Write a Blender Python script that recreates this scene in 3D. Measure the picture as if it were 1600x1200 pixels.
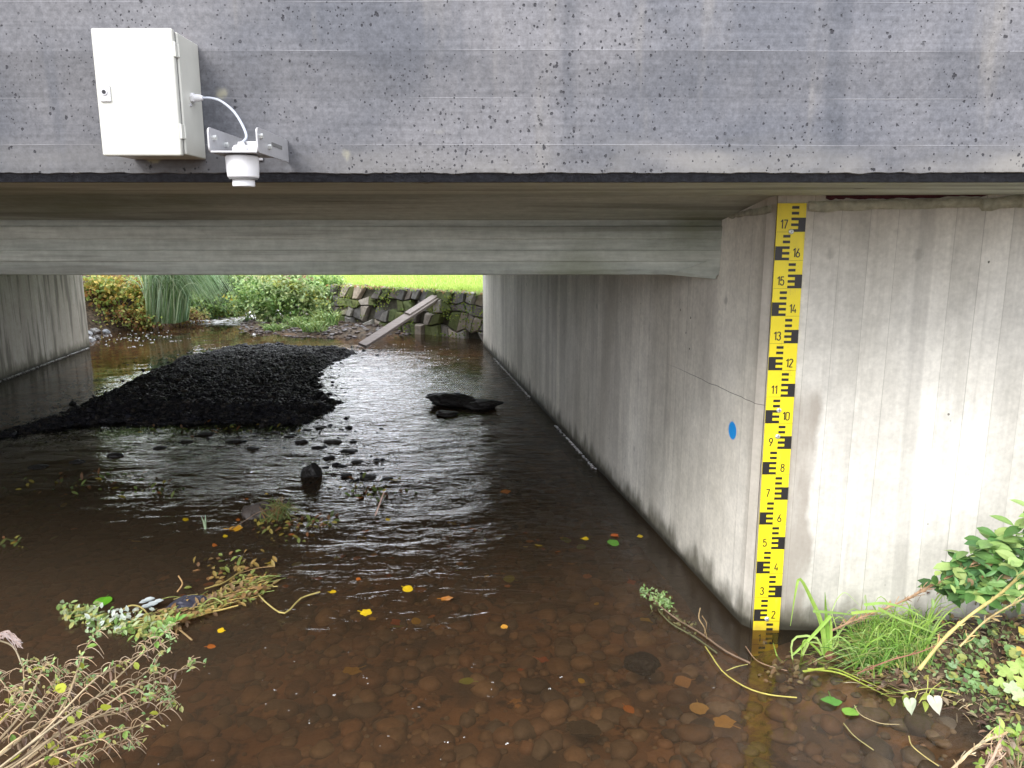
import bpy, bmesh, math, random
import numpy as np
from mathutils import Vector, Matrix
R = math.radians
random.seed(7); rng = np.random.default_rng(7)
sc = bpy.context.scene
COL = sc.collection
for o in list(bpy.data.objects): bpy.data.objects.remove(o)

# ------------------------------------------------------------------ camera
CZ, PIT, FPX = 1.688, R(10.95), 1200.0
cam = bpy.data.objects.new('camera', bpy.data.cameras.new('camera')); COL.objects.link(cam)
cam.location = (0, 0, CZ); cam.rotation_euler = (math.pi/2-PIT, 0, 0)
cam.data.sensor_width = 36; cam.data.lens = 27.0
cam.data.clip_start = .02; cam.data.clip_end = 500
sc.camera = cam
sc.render.resolution_x = 1024; sc.render.resolution_y = 768

# ------------------------------------------------------------------ sky, sun, exposure
SUN_EL, SUN_AZ = R(41), R(-146)       # azimuth from +Y towards +X: behind the camera, to the left
w = bpy.data.worlds.new('World'); sc.world = w; w.use_nodes = True
nt = w.node_tree; bg = nt.nodes['Background']
sky = nt.nodes.new('ShaderNodeTexSky'); sky.sky_type = 'NISHITA'; sky.sun_disc = False
sky.sun_elevation = SUN_EL; sky.sun_rotation = SUN_AZ; sky.air_density = 1.0; sky.dust_density = 4.0
hs = nt.nodes.new('ShaderNodeHueSaturation'); hs.inputs['Saturation'].default_value = .38
nt.links.new(sky.outputs[0], hs.inputs['Color'])
tc = nt.nodes.new('ShaderNodeTexCoord'); cn_ = nt.nodes.new('ShaderNodeTexNoise'); cn_.inputs['Scale'].default_value = 2.2; cn_.inputs['Detail'].default_value = 5
nt.links.new(tc.outputs['Generated'], cn_.inputs['Vector'])
cr = nt.nodes.new('ShaderNodeMapRange'); nt.links.new(cn_.outputs[0], cr.inputs[0])
for i_, v_ in enumerate((.25, .6, .62, .97)): cr.inputs[i_+1].default_value = v_
cm = nt.nodes.new('ShaderNodeMix'); cm.data_type = 'RGBA'; nt.links.new(cr.outputs[0], cm.inputs[0])   # bright cloud over the clear sky
nt.links.new(hs.outputs[0], cm.inputs[6]); cm.inputs[7].default_value = (10.2, 10.5, 11.2, 1)
sx = nt.nodes.new('ShaderNodeSeparateXYZ'); nt.links.new(tc.outputs['Generated'], sx.inputs[0])          # sky brightened on the far side, added to whiten the water reflections
br_ = nt.nodes.new('ShaderNodeMapRange'); nt.links.new(sx.outputs[1], br_.inputs[0])
for i_, v_ in enumerate((.05, .9, 1.0, 2.7)): br_.inputs[i_+1].default_value = v_
vm = nt.nodes.new('ShaderNodeVectorMath'); vm.operation = 'SCALE'; nt.links.new(cm.outputs[2], vm.inputs[0]); nt.links.new(br_.outputs[0], vm.inputs['Scale'])
nt.links.new(vm.outputs[0], bg.inputs['Color'])
bg.inputs['Strength'].default_value = .15
sl = bpy.data.lights.new('sun', 'SUN'); sl.energy = 1.7; sl.angle = R(24); sl.color = (1, .96, .9)
so = bpy.data.objects.new('sun', sl); COL.objects.link(so)
sd = Vector((math.sin(SUN_AZ)*math.cos(SUN_EL), math.cos(SUN_AZ)*math.cos(SUN_EL), math.sin(SUN_EL)))
so.rotation_euler = sd.to_track_quat('Z', 'Y').to_euler(); so.location = (-3, -4, 8)
sc.view_settings.view_transform = 'Standard'; sc.view_settings.look = 'None'
sc.view_settings.gamma = 1; sc.view_settings.exposure = 0.9
sc.cycles.max_bounces = 10; sc.cycles.diffuse_bounces = 4; sc.cycles.glossy_bounces = 3
sc.cycles.transparent_max_bounces = 14; sc.cycles.caustics_reflective = False; sc.cycles.caustics_refractive = False

# ------------------------------------------------------------------ pixel -> world helpers
SP, CP = math.sin(PIT), math.cos(PIT)
WZ = .16                               # water level
def ray(px, py):
    a = (px-800)/FPX; b = (600-py)/FPX
    return Vector((a, CP+b*SP, -SP+b*CP))
def PZ(px, py, z=WZ):
    d = ray(px, py); return Vector((0, 0, CZ))+d*((z-CZ)/d.z)
def PY(px, py, Y):
    d = ray(px, py); return Vector((0, 0, CZ))+d*(Y/d.y)
def XR(Y): return .92-.166*(Y-2.8)     # right abutment face
def XL(Y): return -5.474-.16*(Y-8.065) # left abutment face
def wingY(X): return 2.80-.06*(X-.945)

# ------------------------------------------------------------------ noise
_perm = rng.random((256, 256))
def vnoise(x, y):
    x = np.asarray(x, float); y = np.asarray(y, float)
    xi = np.floor(x).astype(int); yi = np.floor(y).astype(int)
    fx = x-xi; fy = y-yi; fx = fx*fx*(3-2*fx); fy = fy*fy*(3-2*fy)
    g = lambda a, b: _perm[a & 255, b & 255]
    return (g(xi, yi)*(1-fx)+g(xi+1, yi)*fx)*(1-fy)+(g(xi, yi+1)*(1-fx)+g(xi+1, yi+1)*fx)*fy
def fbm(x, y, o=4):
    s = 0; a = .5
    for k in range(o): s = s+a*(vnoise(x*2**k+17*k, y*2**k+31*k)-.5); a *= .5
    return s*2
def sdist(poly, X, Y):
    """signed distance to a polygon, positive inside"""
    X = np.asarray(X, float); Y = np.asarray(Y, float)
    d = np.full(X.shape, 1e9); ins = np.zeros(X.shape, bool); n = len(poly)
    for i in range(n):
        x0, y0 = poly[i][:2]; x1, y1 = poly[(i+1) % n][:2]
        ex, ey = x1-x0, y1-y0; L = ex*ex+ey*ey+1e-12
        t = np.clip(((X-x0)*ex+(Y-y0)*ey)/L, 0, 1)
        d = np.minimum(d, np.hypot(X-x0-t*ex, Y-y0-t*ey))
        c = ((y0 > Y) != (y1 > Y)) & (X < (x1-x0)*(Y-y0)/((y1-y0) if y1 != y0 else 1e-12)+x0)
        ins ^= c
    return np.where(ins, d, -d)
def sstep(a, b, x):
    t = np.clip((x-a)/(b-a), 0, 1); return t*t*(3-2*t)

# ------------------------------------------------------------------ materials
class N:
    def __init__(s, name):
        s.m = bpy.data.materials.new(name); s.m.use_nodes = True
        s.t = s.m.node_tree; s.n = s.t.nodes; s.b = s.n['Principled BSDF']; s.out = s.n['Material Output']
        s.pos = s.n.new('ShaderNodeNewGeometry').outputs['Position']
    def set(s, i, v):
        if hasattr(v, 'is_linked') or isinstance(v, bpy.types.NodeSocket): s.t.links.new(v, i)
        elif isinstance(v, (tuple, list)) and len(v) == 3 and i.type == 'RGBA': i.default_value = (*v, 1)
        else: i.default_value = v
    def sep(s, v=None):
        n = s.n.new('ShaderNodeSeparateXYZ'); s.set(n.inputs[0], v or s.pos); return n.outputs
    def comb(s, x, y, z):
        n = s.n.new('ShaderNodeCombineXYZ')
        for i, v in enumerate((x, y, z)): s.set(n.inputs[i], v)
        return n.outputs[0]
    def mapv(s, scale=(1, 1, 1), loc=(0, 0, 0), v=None):
        n = s.n.new('ShaderNodeMapping'); n.inputs['Scale'].default_value = scale; n.inputs['Location'].default_value = loc
        s.set(n.inputs[0], v or s.pos); return n.outputs[0]
    def noise(s, sc_, det=4, v=None, rough=.55, dist=0):
        n = s.n.new('ShaderNodeTexNoise'); s.set(n.inputs['Vector'], v or s.pos)
        n.inputs['Scale'].default_value = sc_; n.inputs['Detail'].default_value = det
        n.inputs['Roughness'].default_value = rough; n.inputs['Distortion'].default_value = dist
        return n.outputs[0]
    def vor(s, sc_, v=None, feat='F1', out='Distance'):
        n = s.n.new('ShaderNodeTexVoronoi'); n.feature = feat; s.set(n.inputs['Vector'], v or s.pos)
        n.inputs['Scale'].default_value = sc_; return n.outputs[out]
    def white(s, v):
        n = s.n.new('ShaderNodeTexWhiteNoise'); n.noise_dimensions = '1D'; s.set(n.inputs['W'], v); return n.outputs[0]
    def m_(s, op, a, b=0.0, c=0.0):
        n = s.n.new('ShaderNodeMath'); n.operation = op
        s.set(n.inputs[0], a); s.set(n.inputs[1], b); s.set(n.inputs[2], c); return n.outputs[0]
    def rng(s, v, a, b, c=0.0, d=1.0, smooth=True):
        n = s.n.new('ShaderNodeMapRange'); n.interpolation_type = 'SMOOTHSTEP' if smooth else 'LINEAR'
        s.set(n.inputs[0], v)
        for i, k in enumerate((a, b, c, d)): s.set(n.inputs[i+1], k)
        return n.outputs[0]
    def mix(s, f, a, b, mode='MIX'):
        n = s.n.new('ShaderNodeMix'); n.data_type = 'RGBA'; n.blend_type = mode
        s.set(n.inputs[0], f); s.set(n.inputs[6], a); s.set(n.inputs[7], b); return n.outputs[2]
    def bump(s, h, st=.5, d=.01, nrm=None):
        n = s.n.new('ShaderNodeBump'); s.set(n.inputs['Strength'], st); n.inputs['Distance'].default_value = d
        s.set(n.inputs['Height'], h)
        if nrm: s.set(n.inputs['Normal'], nrm)
        return n.outputs[0]
    def attr(s, name, out='Color'):
        n = s.n.new('ShaderNodeAttribute'); n.attribute_name = name; return n.outputs[out]
    def done(s, col, rough=.85, nrm=None, spec=.3, metal=0):
        s.set(s.b.inputs['Base Color'], col); s.set(s.b.inputs['Roughness'], rough)
        s.set(s.b.inputs['Specular IOR Level'], spec); s.b.inputs['Metallic'].default_value = metal
        if nrm: s.set(s.b.inputs['Normal'], nrm)
        return s.m

def lerpmul(g, base, fac, lo, hi):      # base * (lo..hi)
    k = g.rng(fac, .25, .75, lo, hi, False)
    return g.mix(1.0, base, g.comb(k, k, k), 'MULTIPLY')

def mat_fascia():
    g = N('weathered_blue_grey_concrete'); x, y, z = g.sep()
    zz = g.m_('ADD', z, g.m_('MULTIPLY', g.noise(.6, 2), .02))
    bi = g.m_('FLOOR', g.m_('DIVIDE', g.m_('SUBTRACT', zz, 1.932), .1165))
    fr = g.m_('FRACT', g.m_('DIVIDE', g.m_('SUBTRACT', zz, 1.932), .1165))
    base = g.mix(g.rng(g.noise(2.2, 5), .35, .68), (.105, .11, .128), (.165, .164, .177))
    # board to board tone
    t = g.rng(g.white(bi), 0, 1, .86, 1.12, False); base = g.mix(1.0, base, g.comb(t, t, t), 'MULTIPLY')
    # lighter to the right, darker towards the left end
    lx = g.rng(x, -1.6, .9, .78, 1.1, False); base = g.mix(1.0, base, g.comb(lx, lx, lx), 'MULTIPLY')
    # vertical pale runs
    runs = g.rng(g.noise(1, 4, g.mapv((7, 1, .9))), .55, .75)
    base = g.mix(g.m_('MULTIPLY', runs, .65), base, (.25, .235, .215))
    dr = g.rng(g.noise(1, 4, g.mapv((9, 1, 1.3), (3, 0, 8))), .56, .72)
    base = g.mix(g.m_('MULTIPLY', dr, .5), base, (.075, .082, .10))
    # horizontal grain
    gr = g.noise(1, 4, g.mapv((3, 1, 90))); base = lerpmul(g, base, gr, .86, 1.14)
    fine = g.noise(95, 4, rough=.7); base = lerpmul(g, base, fine, .66, 1.34)
    # pale laitance band along the lower edge
    lb = g.m_('MULTIPLY', g.rng(g.m_('ADD', z, g.m_('MULTIPLY', g.noise(1, 4, g.mapv((2.5, 1, 9))), .14)), 2.03, 1.95), g.rng(g.noise(1, 3, g.mapv((2, 1, 4))), .3, .6))
    lb = g.m_('MULTIPLY', lb, g.rng(x, -.6, .6, .25, .8))
    base = g.mix(lb, base, (.26, .25, .235))
    # yellowish lichen blotches
    v = g.vor(5.5); lm = g.m_('MULTIPLY', g.rng(g.m_('ADD', v, g.m_('MULTIPLY', g.noise(40, 3), .12)), .2, .13), g.rng(g.noise(2.3, 1, g.mapv((1, 1, 1), (5, 5, 5))), .5, .56))
    base = g.mix(g.m_('MULTIPLY', lm, .8), base, (.40, .38, .27))
    # joint lines, pale ridge
    ln = g.rng(g.m_('ABSOLUTE', g.m_('SUBTRACT', fr, .5)), .485, .496)
    lnm = g.m_('MULTIPLY', ln, g.rng(g.noise(1, 4, g.mapv((2.2, 1, 8))), .42, .68, .04, 1))
    base = g.mix(g.m_('MULTIPLY', lnm, .38), base, (.42, .42, .44))
    # pits, shade inside the holes painted in as dark colour
    pits = None
    for sc_, thr, seed, lo in ((38, .13, 0, .50), (17, .085, 11, .53), (24, .10, 31, .53), (55, .16, 41, .5), (75, .13, 5, .47), (60, .10, 23, .42)):
        vv = g.mapv((1, 1, 1), (seed, seed, seed)); wob = g.m_('MULTIPLY', g.m_('SUBTRACT', g.noise(90, 3, rough=.7), .35), .45)
        d = g.m_('ADD', g.vor(sc_, g.mapv((1, .02, .85), (seed, seed, seed))), wob)
        p = g.m_('MULTIPLY', g.rng(d, thr+.075, thr+.035), g.rng(g.noise(3.1, 3, vv), lo, lo+.06))
        pits = p if pits is None else g.m_('MAXIMUM', pits, p)
    base = g.mix(g.m_('MULTIPLY', pits, .85), base, (.022, .022, .028))
    h = g.m_('SUBTRACT', g.m_('ADD', g.m_('MULTIPLY', fine, .12), g.m_('ADD', g.m_('MULTIPLY', gr, .1), g.m_('MULTIPLY', lnm, .25))), g.m_('MULTIPLY', pits, 1.6))
    return g.done(base, .8, g.bump(h, .8, .004), .35)

def mat_soffit():
    g = N('dark_board_marked_concrete'); x, y, z = g.sep()
    base = g.mix(g.rng(g.noise(1, 5, g.mapv((.35, 3.2, 9))), .3, .7), (.31, .34, .31), (.57, .60, .55))
    base = lerpmul(g, base, g.noise(1, 5, g.mapv((5, 60, 60)), .65), .80, 1.2); base = lerpmul(g, base, g.noise(26, 5, rough=.7), .85, 1.15)
    base = g.mix(g.m_('MULTIPLY', g.rng(g.noise(1, 5, g.mapv((.6, 5, 16), (4, 4, 4)), dist=.4), .52, .66), .5), base, (.14, .14, .12))
    sp = g.rng(g.m_('ADD', g.vor(3.3, g.mapv((1, .6, 1.6))), g.m_('MULTIPLY', g.noise(18, 3), .1)), .12, .08)
    base = g.mix(g.m_('MULTIPLY', sp, .6), base, (.03, .026, .022))
    base = g.mix(g.m_('MULTIPLY', g.rng(g.noise(1.3, 3, g.mapv((1, 1, 1), (9, 1, 1))), .5, .72), .5), base, (.15, .17, .085))
    h = g.noise(1, 5, g.mapv((6, 60, 80)), .65)
    return g.done(base, .85, g.bump(h, .5, .004), .25)

def mat_wall(axis, left=False):
    g = N('board_marked_wall_concrete'); x, y, z = g.sep()
    u = x if axis == 'x' else y
    uu = g.m_('ADD', u, g.m_('MULTIPLY', g.noise(.9, 2), .012))
    b = g.m_('DIVIDE', uu, .098); bi = g.m_('FLOOR', b); fr = g.m_('FRACT', b)
    cu = g.comb(u, 0.0, z)
    base = g.mix(g.rng(g.noise(1, 5, g.mapv((2, 1, .7), v=cu)), .3, .72), *(((.49, .47, .42), (.68, .66, .605)) if axis == 'x' else ((.64, .61, .54), (.84, .81, .74))))  # passage wall painted paler than the wing wall, standing in for missing side light
    tt = g.rng(g.white(bi), 0, 1, .89, 1.06, False); base = g.mix(1.0, base, g.comb(tt, tt, tt), 'MULTIPLY')
    base = lerpmul(g, base, g.noise(1, 5, g.mapv((60, 1, 1.6), v=cu), .65), .92, 1.08)
    base = lerpmul(g, base, g.noise(60, 4), .9, 1.1)
    # dark runs
    run = g.rng(g.noise(1, 5, g.mapv((11, 1, .55), (2, 0, 1), cu), .6), .54, .7)
    base = g.mix(g.m_('MULTIPLY', run, .3), base, (.22, .205, .17)); base = lerpmul(g, base, g.noise(9, 6, rough=.65), .88, 1.12); base = lerpmul(g, base, g.noise(28, 5, rough=.7), .92, 1.08)
    # board joints
    j = g.rng(g.m_('ABSOLUTE', g.m_('SUBTRACT', fr, .5)), .478, .495)
    j = g.m_('MULTIPLY', j, g.rng(g.white(g.m_('ADD', bi, 7.3)), .35, .6))
    base = g.mix(g.m_('MULTIPLY', j, .6), base, (.17, .16, .14))
    # small pits and blotches
    pd = g.m_('ADD', g.vor(11, g.mapv((1, 1, .8), v=cu)), g.m_('MULTIPLY', g.noise(70, 2), .08))
    pit = g.m_('MULTIPLY', g.rng(pd, .10, .075), g.rng(g.noise(2.2, 2), .5, .55))
    base = g.mix(pit, base, (.07, .065, .05))
    bl = g.m_('MULTIPLY', g.rng(g.m_('ADD', g.vor(6.5, g.mapv((1, 1, .8), (3, 3, 3), cu)), g.m_('MULTIPLY', g.noise(30, 3), .1)), .19, .1), g.rng(g.noise(1.7, 2), .48, .56))
    base = g.mix(g.m_('MULTIPLY', bl, .4), base, (.2, .19, .17))
    if axis == 'x':
        # grubby splash stain beside the gauge, and the dirty strip left of it
        e = g.m_('ADD', x, g.m_('MULTIPLY', g.noise(1, 5, g.mapv((7, 1, 5))), .12))
        st = g.m_('MULTIPLY', g.rng(e, 1.215, 1.185), g.rng(g.m_('ADD', z, g.m_('MULTIPLY', g.noise(9, 3), .1)), 1.2, 1.12))
        st = g.m_('MULTIPLY', st, g.rng(g.noise(1, 4, g.mapv((16, 1, 3))), .2, .55, .45, 1))
        base = g.mix(g.m_('MULTIPLY', st, .7), base, (.26, .225, .185))
        wide = g.m_('MULTIPLY', g.rng(g.m_('ABSOLUTE', g.m_('SUBTRACT', g.m_('ADD', x, g.m_('MULTIPLY', z, .02)), 1.50)), .035, .02), .28)
        base = g.mix(wide, base, (.25, .24, .22))
    else:
        if not left:
            dy = g.m_('SUBTRACT', y, 3.007); dz = g.m_('SUBTRACT', z, .915)
            r = g.m_('SQRT', g.m_('ADD', g.m_('MULTIPLY', g.m_('MULTIPLY', dy, 1.05), g.m_('MULTIPLY', dy, 1.05)), g.m_('MULTIPLY', dz, dz)))
            corner = g.m_('MULTIPLY', g.rng(g.m_('ADD', y, g.m_('MULTIPLY', g.noise(1, 5, g.mapv((1, 20, 1.2))), .16)), 3.0, 2.88), .5)
            base = g.mix(corner, base, (.27, .235, .195))
            ck = g.rng(g.m_('ABSOLUTE', g.m_('SUBTRACT', g.m_('ADD', z, g.m_('MULTIPLY', g.noise(7, 3), .014)), 1.072)), .0022, .0008)
            ck = g.m_('MULTIPLY', ck, g.rng(y, 3.9, 3.3)); base = g.mix(g.m_('MULTIPLY', ck, .8), base, (.10, .09, .08))
            base = g.mix(g.rng(r, .041, .032), base, (.012, .30, .80))
            wide = g.m_('MULTIPLY', g.rng(g.noise(1, 3, g.mapv((1, 2.2, .35), (0, 3, 0))), .48, .66), .35)
            base = g.mix(wide, base, (.26, .235, .20))
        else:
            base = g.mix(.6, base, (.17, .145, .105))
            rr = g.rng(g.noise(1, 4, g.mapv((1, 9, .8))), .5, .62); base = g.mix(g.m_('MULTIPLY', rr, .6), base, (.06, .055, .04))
    # algae and wet foot
    foot = g.rng(g.m_('ADD', z, g.m_('MULTIPLY', g.noise(1, 5, g.mapv((9, 9, 4))), .30)), .47, .33)
    base = g.mix(g.m_('MULTIPLY', foot, .85), base, (.085, .08, .055))
    foot2 = g.rng(g.m_('ADD', z, g.m_('MULTIPLY', g.noise(14, 4), .06)), .245, .20)
    base = g.mix(foot2, base, (.035, .032, .022))
    h = g.m_('SUBTRACT', g.m_('MULTIPLY', g.noise(1, 5, g.mapv((60, 60, 2)), .6), .5), g.m_('ADD', g.m_('MULTIPLY', j, .6), pit))
    return g.done(base, .78, g.bump(h, .35, .004), .3)

def mat_plain(name, c, var=.15, sc_=20, rough=.8, spec=.3, metal=0, bumpd=.002, bs=.4, stretch=(1, 1, 1)):
    g = N(name); base = lerpmul(g, c, g.noise(sc_, 5, g.mapv(stretch)), 1-var, 1+var)
    return g.done(base, rough, g.bump(g.noise(sc_*2.3, 4, g.mapv(stretch)), bs, bumpd), spec, metal)

def mat_leaf(name='leaf', rough=.5, trans=.35, var=.12, spec=.35):
    g = N(name); c = g.attr('Col'); base = lerpmul(g, c, g.noise(45, 3), 1-var, 1+var)
    g.done(base, rough, None, spec)
    tr = g.n.new('ShaderNodeBsdfTranslucent'); g.set(tr.inputs[0], base)
    mx = g.n.new('ShaderNodeMixShader'); mx.inputs[0].default_value = trans
    g.t.links.new(g.b.outputs[0], mx.inputs[1]); g.t.links.new(tr.outputs[0], mx.inputs[2]); g.t.links.new(mx.outputs[0], g.out.inputs[0])
    return g.m

def mat_attr(name, rough=.8, var=.25, sc_=40, bs=.6, bd=.004, spec=.3):
    g = N(name); base = lerpmul(g, g.attr('Col'), g.noise(sc_, 5, rough=.65), 1-var, 1+var)
    return g.done(base, rough, g.bump(g.noise(sc_*1.6, 5), bs, bd), spec)

def mat_ground():
    g = N('stream_bed_and_banks'); x, y, z = g.sep(); kind = g.attr('zone', 'Color')
    zr = g.n.new('ShaderNodeSeparateColor'); g.set(zr.inputs[0], kind)
    vc = g.vor(11, out='Color'); vs = g.n.new('ShaderNodeSeparateColor'); g.set(vs.inputs[0], vc)
    bed = g.mix(vs.outputs[0], (.16, .09, .048), (.27, .155, .08))
    bed = g.mix(g.rng(g.noise(3.5, 4), .4, .7), bed, (.07, .05, .033))
    ed = g.noise(14, 3); bed = g.mix(g.rng(ed, .5, .3), bed, (.04, .028, .02))
    soil = g.mix(g.rng(g.noise(25, 5), .35, .65), (.035, .025, .017), (.12, .085, .055))
    bar = g.mix(g.rng(g.noise(30, 5), .35, .65), (.010, .010, .012), (.03, .029, .032))
    grass = g.mix(g.rng(g.noise(5, 5), .35, .65), (.17, .28, .045), (.30, .40, .08))
    c = g.mix(zr.outputs[0], bed, soil); c = g.mix(zr.outputs[1], c, bar); c = g.mix(zr.outputs[2], c, grass)
    return g.done(c, .8, g.bump(g.m_('ADD', g.noise(22, 5), g.m_('MULTIPLY', ed, .8)), .6, .012), .3)

def mat_water():
    g = N('clear_brown_water'); x, y, z = g.sep()
    rip = g.attr('rip', 'Fac'); foam = g.attr('foam', 'Fac'); dep = g.attr('depth', 'Fac')
    v1 = g.mapv((5.5, 13, 1)); n1 = g.noise(1, 3, v1, .55, .7)
    v2 = g.mapv((13, 36, 1), (3, 1, 0)); n2 = g.noise(1, 4, v2, .6, 1.0)
    v3 = g.mapv((30, 75, 1), (1, 8, 0)); n3 = g.noise(1, 2, v3, .6, .5)
    h = g.m_('ADD', n1, g.m_('ADD', g.m_('MULTIPLY', n2, .16), g.m_('MULTIPLY', n3, .035)))
    nrm = g.bump(h, g.m_('MULTIPLY', rip, 1.5), .024)
    fr = g.n.new('ShaderNodeFresnel'); fr.inputs[0].default_value = 1.33; g.set(fr.inputs['Normal'], nrm)
    gl = g.n.new('ShaderNodeBsdfGlossy'); gl.inputs['Roughness'].default_value = .02; g.set(gl.inputs['Normal'], nrm)
    # absorption of peaty water grows with the depth below
    def ch(k): return g.m_('POWER', math.e, g.m_('MULTIPLY', dep, -k))
    tp = g.n.new('ShaderNodeBsdfTransparent'); g.set(tp.inputs[0], g.comb(ch(1.4), ch(2.7), ch(4.3)))
    df = g.n.new('ShaderNodeBsdfDiffuse'); g.set(df.inputs[0], (.125, .09, .058))
    m1 = g.n.new('ShaderNodeMixShader'); g.set(m1.inputs[0], g.rng(dep, 0, .33, .0, .37))
    g.t.links.new(tp.outputs[0], m1.inputs[1]); g.t.links.new(df.outputs[0], m1.inputs[2])
    m2 = g.n.new('ShaderNodeMixShader'); g.t.links.new(fr.outputs[0], m2.inputs[0])
    g.t.links.new(m1.outputs[0], m2.inputs[1]); g.t.links.new(gl.outputs[0], m2.inputs[2])
    fm = g.m_('MULTIPLY', foam, g.rng(g.noise(1, 5, g.mapv((9, 16, 1)), .7), .47, .56))
    fd = g.n.new('ShaderNodeBsdfDiffuse'); g.set(fd.inputs[0], (.6, .6, .6))
    m3 = g.n.new('ShaderNodeMixShader'); g.set(m3.inputs[0], fm)
    g.t.links.new(m2.outputs[0], m3.inputs[1]); g.t.links.new(fd.outputs[0], m3.inputs[2])
    g.t.links.new(m3.outputs[0], g.out.inputs[0])
    return g.m

def mat_yellow():
    g = N('yellow_enamel'); x, y, z = g.sep()
    c = lerpmul(g, (.86, .70, .02), g.noise(14, 4), .93, 1.05)
    c = g.mix(g.m_('MULTIPLY', g.rng(g.noise(1, 5, g.mapv((60, 1, 9)), .7), .56, .7), .35), c, (.45, .34, .10))
    silt = g.rng(g.m_('ADD', z, g.m_('MULTIPLY', g.noise(22, 4), .09)), .27, .19); c = g.mix(g.m_('MULTIPLY', silt, .75), c, (.40, .26, .05))
    speck_ = g.rng(g.m_('ADD', g.vor(70), g.m_('MULTIPLY', g.noise(60, 2), .1)), .13, .10); c = g.mix(g.m_('MULTIPLY', speck_, .6), c, (.2, .15, .06))
    return g.done(c, .4, None, .45)

M = dict(
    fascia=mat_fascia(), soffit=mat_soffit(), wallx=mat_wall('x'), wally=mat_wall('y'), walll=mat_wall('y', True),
    drip=mat_plain('black_stained_edge', (.035, .038, .048), .5, 60, .8, bs=.8, bumpd=.004),
    mortar=mat_plain('pale_mortar', (.42, .42, .34), .35, 28, .9, bs=.9, bumpd=.008),
    seal=mat_plain('maroon_sealant', (.075, .02, .028), .4, 40, .8),
    white=mat_plain('white_paint', (.58, .58, .53), .09, 9, .35, .45, bs=.1),
    white2=mat_plain('white_plastic', (.68, .68, .70), .02, 8, .4, .4, bs=.05),
    steel=mat_plain('pale_coated_metal', (.48, .48, .50), .08, 60, .4, .5, .3, bs=.1),
    dark=mat_plain('black_plastic', (.02, .02, .025), .1, 50, .5),
    seam=mat_plain('grey_gasket', (.16, .16, .16), .1, 50, .6),
    cable=mat_plain('grey_cable_sheath', (.42, .45, .52), .05, 50, .45),
    yellow=mat_yellow(),
    black=mat_plain('black_enamel', (.022, .020, .020), .15, 30, .4, .4, bs=.05),
    screw=mat_plain('zinc_screw', (.72, .74, .72), .2, 90, .35, .5, .6),
    wood=mat_plain('weathered_board', (.33, .285, .265), .35, 9, .8, bs=.6, bumpd=.004, stretch=(1, 12, 12)),
    leaf=mat_leaf(), leafd=mat_leaf('waxy_leaf', .4, .25), dry=mat_leaf('dry_stalk', .7, .1, .25),
    stone=mat_attr('river_stone', .55), wet=mat_attr('wet_stone', .5, spec=.35), wallstone=mat_attr('quarry_stone', .85, .35, 14, .9, .012),
    ground=mat_ground(), water=mat_water(),
    foam=mat_plain('white_foam', (.85, .85, .85), .05, 30, .6),
)

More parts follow.
